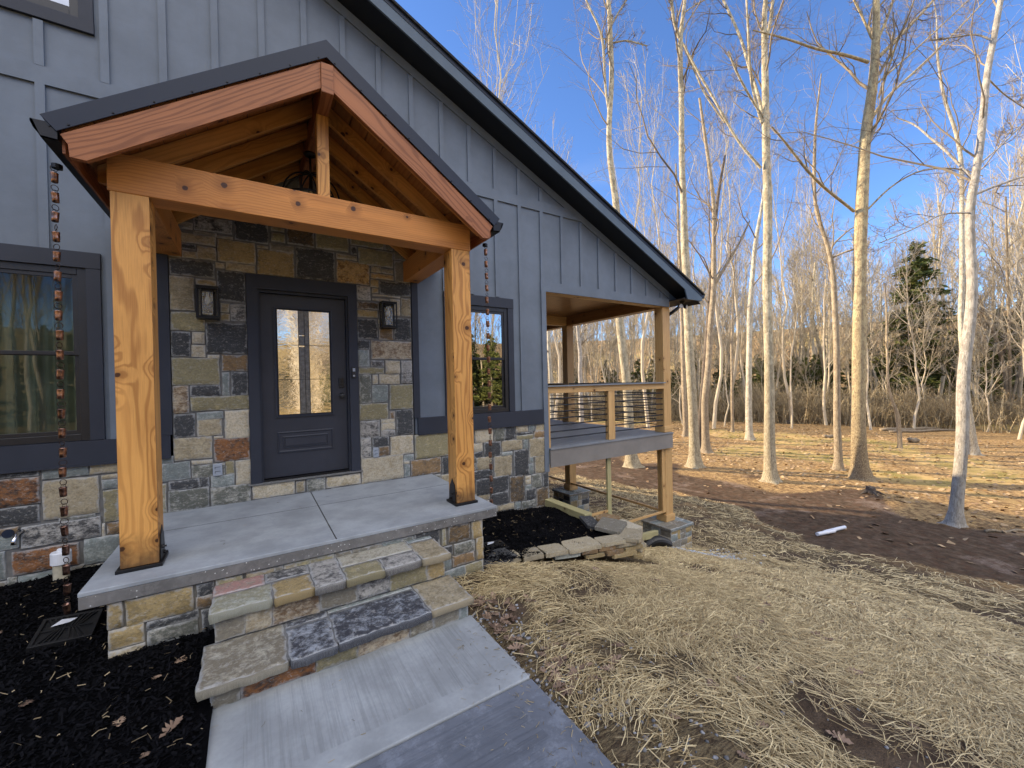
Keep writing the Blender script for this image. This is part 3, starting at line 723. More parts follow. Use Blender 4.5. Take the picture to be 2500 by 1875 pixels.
    # short outriggers of the side beams in front of the cross beam are not present: the cross beam laps them
def rafter(y0, y1, lo, hv, xe, mat, name, notch=False):
    for sg in (-1, 1):
        s = MB()
        r0 = .046
        if notch:
            poly = [(r0, lo-.7*r0), (xe-.085, lo-.7*(xe-.085)), (xe-.012, lo-.7*(xe-.085)+.004), (xe-.006, lo-.7*(xe-.085)+.078), (xe+.026, lo-.7*(xe-.085)+.130), (xe+.02, lo+hv-.7*(xe+.02)), (r0, lo+hv-.7*r0)]
        else:
            poly = [(r0, lo-.7*r0), (xe-.05, lo-.7*(xe-.05)), (xe, lo-.7*(xe-.05)+.01), (xe, lo+hv-.7*xe), (r0, lo+hv-.7*r0)]
        pts = [(CX+sg*p[0], p[1]) for p in poly]
        if sg < 0: pts = pts[::-1]
        s.prism(pts, y0, y1)
        n = len(pts)
        # grain along the slope
        a = math.atan2(-.7*sg, 1); ca, sa = math.cos(a), math.sin(a); o = rnd.random()*40
        vv = s.v[:2*n]
        s.uv[:2*n] = [(v[0]*ca+v[2]*sa+o, -v[0]*sa+v[2]*ca+o*1.3) for v in vv]
        s.build(name, mat, por, bevel=.002)
rafter(-1.790, -1.748, 3.635, .210, 1.474, MAT['barge'], 'barge_board', True)
for y in (-1.64, -1.24, -.84, -.44, -.045):
    rafter(y-.022, y+.022, 3.722, .156, 1.46, MAT['rafter'], 'rafter')
s = MB(); s.box(CX-.045, CX+.045, -1.812, .012, 3.565, 3.800, 1); s.build('ridge_beam', MAT['barge'], por, bevel=.004)
s = MB(); s.box(CX-.047, CX+.047, -1.505, -1.411, 2.8545, 3.5645, 2); s.build('king_post', MAT['post'], por, bevel=.003)
s = MB()
for sg in (-1, 1):    # roof boards under the metal, in courses
    nb = 11
    for k in range(nb):
        xa = .0+1.50*k/nb; xb = 1.50*(k+1)/nb-.006
        pts = [(CX+sg*xa, 3.884-.7*xa), (CX+sg*xb, 3.884-.7*xb), (CX+sg*xb, 3.902-.7*xb), (CX+sg*xa, 3.902-.7*xa)]
        s.prism(pts if sg > 0 else pts[::-1], -1.745, .012)
s.build('roof_boards', MAT['roofboard'], por)
s = MB()
for sg in (-1, 1):
    pts = [(CX, 3.906), (CX+sg*1.545, 3.906-.7*1.545), (CX+sg*1.577, 3.995-.707*1.577), (CX, 3.995)]
    s.prism(pts if sg > 0 else pts[::-1], -1.795, .013)
rm = s.build('metal_roof', MAT['roofmetal'], por)
s = MB()
for sg in (-1, 1):
    pts = [(CX, 3.857), (CX+sg*1.512, 3.857-.6975*1.512), (CX+sg*1.580, 3.998-.707*1.580), (CX, 3.998)]
    s.prism(pts if sg > 0 else pts[::-1], -1.802, -1.7965)
gt = s.build('gable_trim', MAT['roofmetal'], por, bevel=.002)
for sg in (-1, 1):
    for k in range(8):
        x = .06+k*.20
        if x > 1.5: continue
        s = MB(); s.tube([(CX+sg*x, -1.8022, 3.857-.6975*x+.016), (CX+sg*x, -1.8075, 3.857-.6975*x+.016)], [.007, .005], 6); s.build('screw', MAT['black'], gt)
for sg in (-1, 1):
    s = MB(); gutter(s, CX+sg*1.505, sg, 2.752, -1.79, .01); s.tube([(CX+sg*1.62, -1.41, 2.752), (CX+sg*1.62, -1.41, 2.725)], .028, 12)
    s.build('gutter', MAT['black'], por)
    s = MB(); xx = CX+sg*1.490; s.box(min(xx, xx+sg*.014), max(xx, xx+sg*.014), -1.745, .01, 2.70, 2.855); s.build('eave_board', MAT['barge'], por)

# pendant under the ridge
pen = thing('pendant_light', 'black iron hoop pendant light hanging under the porch ridge', 'pendant light', (CX-.02, -.80, 3.09))
s = MB(); s.tube([(CX-.02, -.8, 3.565), (CX-.02, -.8, 3.545), (CX-.02, -.8, 3.54)], [.06, .055, .02], 20); s.tube([(CX-.02, -.8, 3.54), (CX-.02, -.8, 3.36)], .011, 8)
rel(pen, s).build('canopy', MAT['black'], pen, smooth=True)
for k in range(4):
    a = math.pi*k/4+.35; s = MB()
    s.tube([(CX-.02+.27*math.sin(t)*math.cos(a), -.8+.27*math.sin(t)*math.sin(a), 3.09+.275*math.cos(t)) for t in [2*math.pi*i/36 for i in range(36)]], .0085, 6, closed=True)
    rel(pen, s).build('hoop', MAT['black'], pen, smooth=True)
s = MB(); s.tube([(CX-.02+.27*math.cos(t), -.8+.27*math.sin(t), 3.09) for t in [2*math.pi*i/36 for i in range(36)]], .009, 6, closed=True)
rel(pen, s).build('hoop', MAT['black'], pen, smooth=True)
s = MB(); s.tube([(CX-.02, -.8, 3.36), (CX-.02, -.8, 3.20), (CX-.02, -.8, 3.19)], [.012, .02, .022], 10); sk = rel(pen, s).build('socket', MAT['black'], pen)
s = MB(); s.tube([(CX-.02, -.8, z) for z in (3.19, 3.17, 3.13, 3.10, 3.085)], [.014, .02, .032, .024, .006], 14); rel(pen, s).build('bulb', MAT['bulb'], sk, smooth=True)

# wall lanterns
def lantern(x0, x1, label):
    z0, z1 = 1.955, 2.290; yb, yf = -.004, -.150
    o = thing('wall_lantern', label, 'wall lantern', ((x0+x1)/2, 0, z0), 'wall lanterns beside the door')
    s = MB(); s.box(x0+.03, x1-.03, yb-.012, yb, z0+.03, z1-.03); s.box(x0, x1, yf, yb-.012, z1-.014, z1); s.box(x0, x1, yf, yb-.012, z0, z0+.016)
    for xx in (x0, x1-.014):
        for yy in (yf, yb-.028): s.box(xx, xx+.014, yy, yy+.014, z0+.016, z1-.014, 2)
    s.box(x0+.014, x1-.014, yf+.001, yf+.012, z1-.030, z1-.014); s.box(x0+.014, x1-.014, yf+.001, yf+.012, z0+.016, z0+.028)
    rel(o, s).build('cage', MAT['black'], o, bevel=.0015)
    s = MB(); s.box(x0+.045, x1-.045, yf+.035, yb-.045, z1-.055, z1-.0145); rel(o, s).build('lamp_cap', MAT['black'], o)
    s = MB(); cxm = (x0+x1)/2; cy = (yf+yb)/2-.004
    ring = [(x0+.05, yf+.035), (x1-.05, yf+.035), (x1-.05, yb-.05), (x0+.05, yb-.05)]
    for i in range(4):
        a, b = ring[i], ring[(i+1) % 4]; s.quad([(a[0], a[1], z0+.045), (b[0], b[1], z0+.045), (b[0], b[1], z1-.056), (a[0], a[1], z1-.056)])
    rel(o, s).build('lamp_glass', MAT['lampglass'], o)
    s = MB(); s.tube([(cxm, cy, z) for z in (z1-.056, z1-.10, z1-.115, z1-.15, z1-.175, z1-.19)], [.014, .014, .020, .028, .020, .005], 14); rel(o, s).build('bulb', MAT['bulb'], o, smooth=True)
lantern(-1.002, -.812, 'black box wall lantern on the stone left of the front door')
lantern(.850, 1.040, 'black box wall lantern on the stone right of the front door')

# door bell, outlets, hose spigot
db = thing('door_bell', 'black video door bell on the right door casing', 'door bell', (.517, -.026, 1.40))
s = MB(); s.box(.495, .539, -.052, -.0265, 1.330, 1.462); b_ = rel(db, s).build('housing', MAT['satin'], db, bevel=.007)
s = MB(); s.tube([(.517, -.052, 1.355), (.517, -.055, 1.355)], [.013, .011], 16); rel(db, s).build('button', MAT['outlet'], db)
s = MB(); s.box(.502, .532, -.0555, -.052, 1.408, 1.448); rel(db, s).build('camera_eye', MAT['outlet'], db, bevel=.004)
for (u0, u1, z0, z1, lb) in ((-.908, -.826, .318, .442, 'grey weatherproof outlet cover in the stone left of the door'), (.731, .798, .318, .440, 'grey weatherproof outlet cover in the stone right of the door')):
    o = thing('outlet_cover', lb, 'outlet cover', ((u0+u1)/2, 0, z0), 'outlet covers low on the stone wall')
    s = MB(); s.box(u0, u1, -.026, .0, z0, z1); pl = rel(o, s).build('plate', MAT['outlet'], o, bevel=.004)
    s = MB(); h = (z1-z0)
    for fz in (.36, .72):
        s.box(u0+.018, u1-.014, -.0285, -.0262, z0+h*fz, z0+h*fz+.004); s.box(u0+.018, u0+.022, -.0285, -.0262, z0+h*(fz-.14), z0+h*fz)
    rel(o, s).build('cover_slot', MAT['drain'], o)
sp = thing('hose_spigot', 'small hose spigot with a dark round handle low on the left stone wall', 'hose spigot', (-2.30, -.02, .0))
s = MB(); s.tube([(-2.27, .0, .03), (-2.27, -.03, .03), (-2.275, -.07, .02), (-2.28, -.10, -.02), (-2.28, -.11, -.055)], [.03, .015, .017, .015, .018], 12); rel(sp, s).build('tap_body', MAT['chrome'], sp, smooth=True)
s = MB(); s.tube([(-2.31, -.085, .045), (-2.315, -.105, .045)], [.036, .036], 16); rel(sp, s).build('handle', MAT['roofmetal'], sp)

# curtain and a lamp base seen through the left window
cu = MB()
N = 90
for i in range(N):
    xa, xb = -2.62+.74*i/N, -2.62+.74*(i+1)/N
    f = lambda x: .30+.050*math.sin(x*46)+.016*math.sin(x*97+1)
    cu.quad([(xa, f(xa), .5), (xb, f(xb), .5), (xb, f(xb), 2.5), (xa, f(xa), 2.5)])
c = cu.build('curtain', MAT['curtain'], None, smooth=True); tag(c, 'sage green pleated curtain hanging inside the left window', 'curtain')
cu2 = [v for v in cu.v]

# ------------------------------------------------------------------ STOOP, STEPS, WALK
st = thing('porch_stoop', 'grey concrete porch slab on a low fieldstone base in front of the door', 'stoop', (0, 0, 0))
s = MB(); s.box(-1.470, 1.512, -1.768, .004, -.030, 0.); s.build('slab', MAT['slab'], st, bevel=.006)
s = MB()
n = 60
s.box(-1.468, 1.510, -1.766, .004, -.108, -.0305); s.build('slab_edge', MAT['slabedge'], st, bevel=.004)
s = MB(); s.box(.006, .014, -1.765, -.0, .0002, .0012)
s.box(-1.46, 1.50, -.665, -.660, .0002, .0010)
s.build('control_joint', MAT['drain'], st)
PIER = parse('-1341,-1273,-281,-116,Y;-1258,-913,-291,-117,Y;-894,-795,-222,-125,D;-902,-803,-291,-211,B;-1342,-1173,-414,-287,Y;-1159,-887,-352,-294,D;-1160,-890,-461,-351,N;-869,-800,-475,-311,D;993,1215,-277,-117,K;927,967,-284,-125,O;660,903,-278,-100,D;1237,1351,-291,-119,Y;1049,1265,-405,-295,N;928,1026,-380,-293,D;1284,1359,-503,-286,Y;1028,1258,-507,-403,B')
def pier_ok(u, v): return -1.34 < u < 1.355 and v > -.62
pf = fill_gaps(PIER, -1.345, 1.36, -.64, -.11, pier_ok)
s = MB(); stone_panel(s, PIER+pf, lambda u, v, w: (u, -1.735-w, v), prot=.012)
stone_panel(s, ashlar(.0, 1.73, -.72, -.112, .2, 'TYOGNDH'), lambda u, v, w: (1.352+w, -1.735+u, v), prot=.010)
stone_panel(s, ashlar(.0, 1.73, -.72, -.112, .2, 'TYOGNDH'), lambda u, v, w: (-1.336-w, -u, v), prot=.010)
s.build('base_stone', MAT['stone'], st, smooth=True)
s = MB(); s.box(-1.334, 1.350, -1.733, .0, -.9, -.1085); s.build('base_mortar', MAT['mortar2'], st)

sp_ = thing('stone_steps', 'two mortared fieldstone steps with overhanging flagstone treads', 'steps', (0, 0, 0))
def tread(name, caps, y0, y1, z0, z1):
    s = MB()
    for k in ('ca', 'cb', 'loc', 'half'): s.at[k] = []
    for (a, b, c, d, ty, m) in caps:
        a -= .006; b += .006; d += .004
        ca, cb, mm = TY[ty]; mm = m; seed = rnd.random()*30
        w, h = b-a, d-c; nu = max(3, int(w/.03)); nv = max(3, int(h/.03)); nz = 3
        ph = [rnd.random()*6.28 for _ in range(8)]
        def jit(u, v): return (.004*math.sin(v*19+ph[0])+.003*math.sin(v*47+ph[1]), .004*math.sin(u*17+ph[2])+.004*math.sin(u*41+ph[3]))
        g = {}
        fr = c <= y0+.001
        for j in range(nv+1):
            for i in range(nu+1):
                u = a+w*i/nu; v = c+h*j/nv; du, dv = jit(u, v)
                fu = i/nu; fv = j/nv
                ex = min(u-a, b-u, v-c, d-v)
                zz = z1+(rnd.random()-.5)*.005-(.004 if ex < .001 else 0)
                x_ = u+du*((1-fu)**4*1+fu**4)*(.5 if not fr else 1); y_ = v+(dv*(1-fv)**4 if fr else 0)
                g[i, j] = len(s.v); s.v.append((x_, y_, zz)); s.at['ca'].append(ca); s.at['cb'].append(cb); s.at['loc'].append((u-(a+b)/2, v-(c+d)/2, seed)); s.at['half'].append((w/2, h/2 if fr else h/2, mm))
        for j in range(nv):
            for i in range(nu):
                s.f.append((g[i, j], g[i+1, j], g[i+1, j+1], g[i, j+1])); s.uv.extend([(0, 0)]*4)
        per = [(i, 0) for i in range(nu)]+[(nu, j) for j in range(nv)]+[(i, nv) for i in range(nu, 0, -1)]+[(0, j) for j in range(nv, 0, -1)]
        prev = [g[p] for p in per]
        for k in range(1, 4):
            cur = []
            for p in prev0 if False else per:
                q = s.v[g[p]]; cxm, cym = (a+b)/2, (c+d)/2
                f = (.003, .003, -.004)[k-1]+(rnd.random()-.5)*.007
                dx, dy = q[0]-cxm, q[1]-cym; L = math.hypot(dx, dy)
                cur.append(len(s.v)); s.v.append((q[0]+dx/L*f, q[1]+dy/L*f, z1-.004-(z1-.004-z0)*k/3))
                s.at['ca'].append(tuple(x*1.08 for x in ca) if m < .9 else cb); s.at['cb'].append(cb); s.at['loc'].append((0, 0, seed+p[0]*.3)); s.at['half'].append((1, 1, mm*.8))
            for q in range(len(per)):
                r = (q+1) % len(per); s.f.append((prev[q], cur[q], cur[r], prev[r])); s.uv.extend([(0, 0)]*4)
            prev = cur
    return s.build(name, MAT['stone'], sp_, smooth=True)
TY['X'] = (rgb(56, 58, 66), rgb(150, 156, 164), .45); TY['Z'] = (rgb(172, 167, 150), rgb(122, 114, 98), .5); TY['V'] = (rgb(162, 124, 116), rgb(140, 132, 118), .35)
TY['U'] = (rgb(166, 168, 156), rgb(140, 136, 112), .4)
tread('tread', [(-.785, -.462, -2.19, -1.945, 'U', .5), (-.785, -.500, -1.930, -1.74, 'V', .35), (-.440, -.213, -2.195, -1.935, 'Y', .35), (-.480, -.213, -1.915, -1.74, 'M', .4),
   (-.193, -.005, -2.20, -1.74, 'M', .55), (.015, .268, -2.205, -1.985, 'O', .3), (.015, .565, -1.965, -1.74, 'Z', .3), (.288, .556, -2.20, -1.985, 'M', .55), (.578, .800, -2.205, -1.83, 'T', .45), (.585, .795, -1.81, -1.74, 'G', .4)], -2.19, -1.74, -.212, -.150)
tread('tread', [(-.815, -.400, -2.595, -2.14, 'Z', .55), (-.376, -.134, -2.600, -2.235, 'X', .42), (-.376, -.134, -2.215, -2.14, 'X', .25), (-.112, .482, -2.59, -2.20, 'X', .36), (-.112, .482, -2.182, -2.14, 'G', .4), (.502, .815, -2.575, -2.14, 'T', .42)], -2.59, -2.14, -.418, -.360)
s = MB()
tr = [(-.767, -.607, 'H'), (-.607, -.458, 'W'), (-.458, -.170, 'P'), (-.170, .088, 'H'), (.088, .325, 'M'), (.325, .628, 'O'), (.628, .779, 'Y')]
stone_panel(s, [(a, b, -.358, -.215, t) for a, b, t in tr], lambda u, v, w: (u, -2.132-w, v), prot=.012, cell=.03)
tr = [(-.767, -.629, 'H'), (-.629, -.244, 'R'), (-.244, .005, 'O'), (.005, .349, 'P'), (.349, .529, 'Z'), (.529, .728, 'H'), (.728, .80, 'G')]
stone_panel(s, [(a, b, -.528, -.421, t) for a, b, t in tr], lambda u, v, w: (u, -2.515-w, v), prot=.012, cell=.03)
for (yy, z0, z1) in ((-2.13, -.52, -.215), (-2.51, -.60, -.421)):
    stone_panel(s, ashlar(0, -yy-1.75, z0, z1, .16, 'THOG'), lambda u, v, w: (.772+w, yy+u, v), prot=.008)
    stone_panel(s, ashlar(0, -yy-1.75, z0, z1, .16, 'THOG'), lambda u, v, w: (-.760-w, -1.75-u, v), prot=.008)
s.build('riser', MAT['stone'], sp_, smooth=True)
s = MB(); s.box(-.757, .770, -2.129, -1.74, -.65, -.158); s.box(-.7575, .7705, -2.511, -2.1292, -.65, -.372)
s.box(-.79, .80, -2.18, -1.745, -.205, -.156); s.box(-.80, .80, -2.56, -2.15, -.412, -.366)
s.build('step_mortar', MAT['mortar'], sp_)

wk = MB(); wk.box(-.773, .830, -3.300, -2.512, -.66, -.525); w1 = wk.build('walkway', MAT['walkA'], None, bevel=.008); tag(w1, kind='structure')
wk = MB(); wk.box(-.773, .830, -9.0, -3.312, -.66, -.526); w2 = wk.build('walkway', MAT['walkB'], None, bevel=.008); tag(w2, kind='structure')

# ------------------------------------------------------------------ rain chains
def cupmesh():
    s = MB()
    prof = [(.010, -.033), (.0170, -.031), (.0185, -.006), (.0195, .028), (.0210, .0315), (.0180, .0315), (.0165, .0)]
    n = 14; base = 0
    for r, z in prof:
        for k in range(n): s.v.append((r*math.cos(2*math.pi*k/n), r*math.sin(2*math.pi*k/n), z))
    for i in range(len(prof)-1):
        for k in range(n):
            s.f.append((i*n+k, i*n+(k+1) % n, (i+1)*n+(k+1) % n, (i+1)*n+k)); s.uv.extend([(0, 0)]*4)
    s.f.append(tuple(range(n))[::-1]); s.uv.extend([(0, 0)]*n)
    return s
def ringmesh(r=.0185, w=.0022):
    s = MB(); s.tube([(r*math.cos(a), 0, r*math.sin(a)) for a in [2*math.pi*i/18 for i in range(18)]], w, 6, closed=True)
    s.tube([(.013*math.cos(a), .013*math.sin(a)*.2, -.028+.016*math.sin(a)) for a in [2*math.pi*i/14 for i in range(14)]], .0014, 5, closed=True)
    return s
def chain(x, y, ztop, zbot, label, seed):
    o = thing('rain_chain', label, 'rain chain', (x, y, ztop), 'copper rain chains on the porch gutters')
    c0 = r0 = None; z = -.055; r = random.Random(seed)
    while ztop+z > zbot:
        if c0 is None:
            r0 = ringmesh().build('ring', MAT['link'], o, smooth=True); c0 = cupmesh().build('cup', MAT['copper'], o, smooth=True); rr, cc = r0, c0
        else:
            rr = r0.copy(); COL.objects.link(rr); rr.parent = o; cc = c0.copy(); COL.objects.link(cc); cc.parent = o
        rr.location = (r.uniform(-.002, .002), 0, z+.036+.016); rr.rotation_euler = (0, r.uniform(-.1, .1), r.uniform(-.9, .9)*1.2)
        cc.location = (r.uniform(-.003, .003), r.uniform(-.003, .003), z-.012); cc.rotation_euler = (r.uniform(-.07, .07), r.uniform(-.07, .07), r.uniform(0, 3))
        z -= .1305
chain(-1.612, -1.41, 2.728, -.20, 'copper cup rain chain hanging from the left porch gutter above the white pipe', 1)
chain(1.650, -1.41, 2.728, -.20, 'copper cup rain chain hanging from the right porch gutter in front of the small window', 2)

# ------------------------------------------------------------------ SIDE DECK
dk = thing('covered_deck', 'raised covered side deck with yellow pine posts, grey decking and black rod railing', 'deck', (0, 0, 0))
YP = [.03, 3.03, 6.03, 9.03]
for i, y in enumerate(YP):
    s = MB(); s.box(6.540, 6.762, y, y+.20, -1.70, 2.688, 2); p = s.build('post', MAT['deckwood'], dk, bevel=.003)
    s = MB(); s.box(6.512, 6.792, y-.022, y+.225, -1.699, -1.555); s.build('post_trim', MAT['deckwood'], p, bevel=.004)
    s = MB(); s.box(6.512, 6.792, y-.020, y+.222, .136, .262); s.build('post_trim', MAT['deckwood'], p, bevel=.004)
s = MB(); s.box(3.536, 6.690, -.048, -.020, -.180, .106); s.box(6.665, 6.690, -.0195, 9.2, -.18, .106, 1); s.build('rim_board', MAT['rim'], dk, bevel=.002)
s = MB(); s.box(3.536, 6.705, -.062, .075, .107, .132); s.build('border_board', MAT['decking'], dk, bevel=.003)
s = MB(); x = 3.536
while x < 6.66:
    s.box(x, min(x+.135, 6.70), .080, 9.2, .108, .131, 1); x += .142
s.build('decking', MAT['decking'], dk, bevel=.002)
s = MB(); 
for k in range(7): s.box(3.54+.5*k, 3.58+.5*k, -.018, 9.1, -.13, .1065, 1)
s.build('joist', MAT['ptwood'], dk)
s = MB(); s.box(3.545, 6.762, .018, .16, 2.689, 2.93); s.build('front_beam', MAT['deckwood'], dk, bevel=.002)
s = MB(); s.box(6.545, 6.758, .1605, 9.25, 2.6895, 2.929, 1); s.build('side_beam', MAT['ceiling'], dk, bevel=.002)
for y in (3.04, 6.04): s = MB(); s.box(3.545, 6.544, y, y+.14, 2.690, 2.928); s.build('cross_beam', MAT['deckwood'], dk, bevel=.002)
s = MB(); x = 3.54
while x < 6.75: s.box(x, x+.128, .165, 9.2, 2.931, 2.945, 1); x += .131
s.build('ceiling_boards', MAT['ceiling'], dk)
s = MB(); s.box(3.5335, 3.600, .03, .09, .1335, 1.03, 2); s.build('wall_cleat', MAT['deckwood'], dk, bevel=.002)
s = MB(); s.box(4.955, 5.115, .030, .120, .1335, 1.029, 2); s.build('rail_post', MAT['deckwood'], dk, bevel=.003)
s = MB(); s.box(3.5335, 6.538, .022, .062, 1.030, 1.138); s.build('top_rail', MAT['deckwood'], dk, bevel=.002)
s = MB(); s.box(3.5335, 6.538, -.025, .125, 1.1385, 1.163); s.build('rail_cap', MAT['decking'], dk, bevel=.002)
for a, b in ((.232, 3.028), (3.232, 6.028)):
    s = MB(); s.box(6.63, 6.67, a, b, 1.030, 1.138, 1); s.build('top_rail', MAT['deckwood'], dk, bevel=.002)
    s = MB(); s.box(6.575, 6.725, a, b, 1.1385, 1.163, 1); s.build('rail_cap', MAT['decking'], dk, bevel=.002)
    m = (a+b)/2; s = MB(); s.box(6.60, 6.70, m-.08, m+.08, .1335, 1.029, 2); s.build('rail_post', MAT['deckwood'], dk, bevel=.003)
for k in range(7):
    z = .272+k*.1112
    for a, b in ((3.600, 4.955), (5.115, 6.54)):
        s = MB(); s.tube([(a, .075, z), (b, .075, z)], .0115, 8); s.build('rod', MAT['rubber'], dk)
    for a, b in ((.23, 1.55), (1.71, 3.03), (3.23, 4.55), (4.71, 6.03)):
        s = MB(); s.tube([(6.65, a, z), (6.65, b, z)], .0100, 8); s.build('rod', MAT['rubber'], dk)
# lower skirt framing
s = MB(); s.box(4.890, 4.985, .030, .068, -1.55, -.1805, 2); s.build('skirt_stud', MAT['ptwood'], dk, bevel=.002)
s = MB(); s.box(6.445, 6.5385, .035, .075, -1.50, -.1805, 2); s.build('skirt_stud', MAT['deckwood'], dk, bevel=.002)
s = MB(); s.box(4.986, 6.444, .031, .069, -1.500, -1.462); s.build('skirt_rail', MAT['deckwood'], dk, bevel=.002)
s = MB(); s.box(3.70, 4.889, .031, .069, -1.185, -1.145); s.build('skirt_rail', MAT['deckwood'], dk, bevel=.002)
for a, b in ((.232, 3.028), (3.232, 6.0)):
    s = MB(); s.box(6.565, 6.625, a, b, -1.535, -1.490, 1); s.build('skirt_rail', MAT['deckwood'], dk, bevel=.002)

def stone_pier(x0, x1, y0, y1, z0, z1, label):
    o = thing('stone_pier', label, 'stone pier', ((x0+x1)/2, (y0+y1)/2, z0), 'stone piers under the deck posts')
    s = MB(); w, d, h = x1-x0, y1-y0, z1-z0-.055
    stone_panel(s, ashlar(0, w, 0, h, .21, 'TYGNDWHG'), lambda u, v, ww: (x0+u, y0-ww+.01, z0+v))
    stone_panel(s, ashlar(0, d, 0, h, .21, 'TYGNDWHG'), lambda u, v, ww: (x1+ww-.01, y0+u, z0+v))
    stone_panel(s, ashlar(0, d, 0, h, .21, 'TYGNDWHG'), lambda u, v, ww: (x0-ww+.01, y1-u, z0+v))
    stone_panel(s, ashlar(0, w, 0, h, .21, 'TYGNDWHG'), lambda u, v, ww: (x1-u, y1+ww-.01, z0+v))
    rel(o, s).build('pier_stone', MAT['stone'], o, smooth=True)
    s = MB(); stone_panel(s, ashlar(0, w+.06, 0, d+.06, .24, 'GNHG'), lambda u, v, ww: (x0-.03+u, y0-.03+v, z1-.012+ww*.8), prot=.012)
    e = .03
    stone_panel(s, ashlar(0, w+.06, 0, .05, .24, 'GNH'), lambda u, v, ww: (x0-e+u, y0-e-ww*.6+.006, z1-.055+v)); stone_panel(s, ashlar(0, d+.06, 0, .05, .24, 'GNH'), lambda u, v, ww: (x1+e+ww*.6-.006, y0-e+u, z1-.055+v)); stone_panel(s, ashlar(0, d+.06, 0, .05, .24, 'GNH'), lambda u, v, ww: (x0-e-ww*.6+.006, y1+e-u, z1-.055+v))
    rel(o, s).build('cap_stone', MAT['stone'], o, smooth=True)
    s = MB(); s.box(x0+.006, x1-.006, y0+.006, y1-.006, z0-.3, z1-.0565); s.box(x0-.02, x1+.02, y0-.02, y1+.02, z1-.056, z1-.008)
    rel(o, s).build('pier_mortar', MAT['mortar'], o)
stone_pier(6.29, 6.95, -.255, .42, -2.30, -1.700, 'stone pier under the nearest corner post of the deck')
stone_pier(6.29, 6.95, 2.75, 3.42, -2.30, -1.700, 'stone pier under the middle post of the deck, behind the landscape timber')
stone_pier(6.29, 6.95, 5.78, 6.42, -2.30, -1.700, 'stone pier under the farthest visible deck post')

# ------------------------------------------------------------------ TERRAIN
CTRL = [(-9, -.5, -.42), (-4, -.5, -.47), (-2, -.3, -.47), (-2, -2, -.52), (-1.6, -3, -.55), (-1.2, -5, -.58), (-5, -4, -.60), (-8, -8, -.8), (-2, -9, -.75),
 (.9, -2.2, -.555), (.95, -3.1, -.560), (.95, -4.2, -.575), (1.2, -5.5, -.62), (1.7, -1.9, -.64), (1.9, -3.2, -.66), (2.6, -2.05, -.80), (2.0, -1.85, -.73), (2.4, -4.6, -.76), (3.3, -2.2, -.99), (3.2, -3.6, -.92),
 (3.95, -1.5, -1.26), (4.2, -.5, -1.52), (5.0, -.3, -1.74), (6.0, -.4, -1.98), (6.9, -.4, -2.22), (4.6, -2.6, -1.28), (4.4, -4.6, -1.18), (5.8, -2.0, -1.72), (6.0, -4.0, -1.66), (7.6, -1.5, -2.20), (8.0, -4.0, -2.12),
 (6.8, 3.2, -2.28), (5.0, 2.5, -2.05), (3.8, 1.5, -1.75), (3.6, 5.0, -2.1), (8.5, 2, -2.42), (9.0, 6, -2.5), (10.5, 0, -2.62), (10.5, -4, -2.60), (11.5, 3, -2.70), (11, 7, -2.68), (9, 12, -2.7),
 (14, 0, -2.78), (14, -5, -2.78), (15, 5, -2.80), (18, 0, -2.85), (18, 10, -2.85), (22, -5, -2.9), (25, 5, -2.92), (28, 15, -2.95), (35, 0, -3.0), (40, 15, -3.0), (50, 5, -3.0), (35, 30, -3.0), (20, 25, -2.9), (5, 25, -2.6), (-10, 25, -2.0),
 (12, -12, -2.5), (5, -10, -1.3), (0, -14, -1.0), (25, -20, -2.9), (55, -15, -3.0), (60, 30, -3.0), (-20, -5, -.8), (-15, -20, -1.2), (5, -25, -1.6), (-25, 15, -1.5)]
cp = np.array(CTRL, float); Nc = len(cp)
def _U(r2): return np.where(r2 > 1e-12, r2*np.log(np.maximum(r2, 1e-12)), 0)
K_ = _U(((cp[:, None, :2]-cp[None, :, :2])**2).sum(-1))+np.eye(Nc)*.05
A_ = np.zeros((Nc+3, Nc+3)); A_[:Nc, :Nc] = K_; A_[:Nc, Nc] = 1; A_[:Nc, Nc+1:] = cp[:, :2]; A_[Nc, :Nc] = 1; A_[Nc+1:, :Nc] = cp[:, :2].T
b_ = np.zeros(Nc+3); b_[:Nc] = cp[:, 2]; W_ = np.linalg.solve(A_, b_)
_perm = np.random.default_rng(3).random((256, 256))
def vnoise(x, y, f):
    x = np.asarray(x)*f+1000; y = np.asarray(y)*f+1000; xi = np.floor(x).astype(int); yi = np.floor(y).astype(int); fx = x-xi; fy = y-yi
    fx = fx*fx*(3-2*fx); fy = fy*fy*(3-2*fy); P = lambda a, b: _perm[a % 256, b % 256]
    return (P(xi, yi)*(1-fx)+P(xi+1, yi)*fx)*(1-fy)+(P(xi, yi+1)*(1-fx)+P(xi+1, yi+1)*fx)*fy
def sstep(a, b, v):
    t = np.clip((v-a)/(b-a), 0, 1); return t*t*(3-2*t)
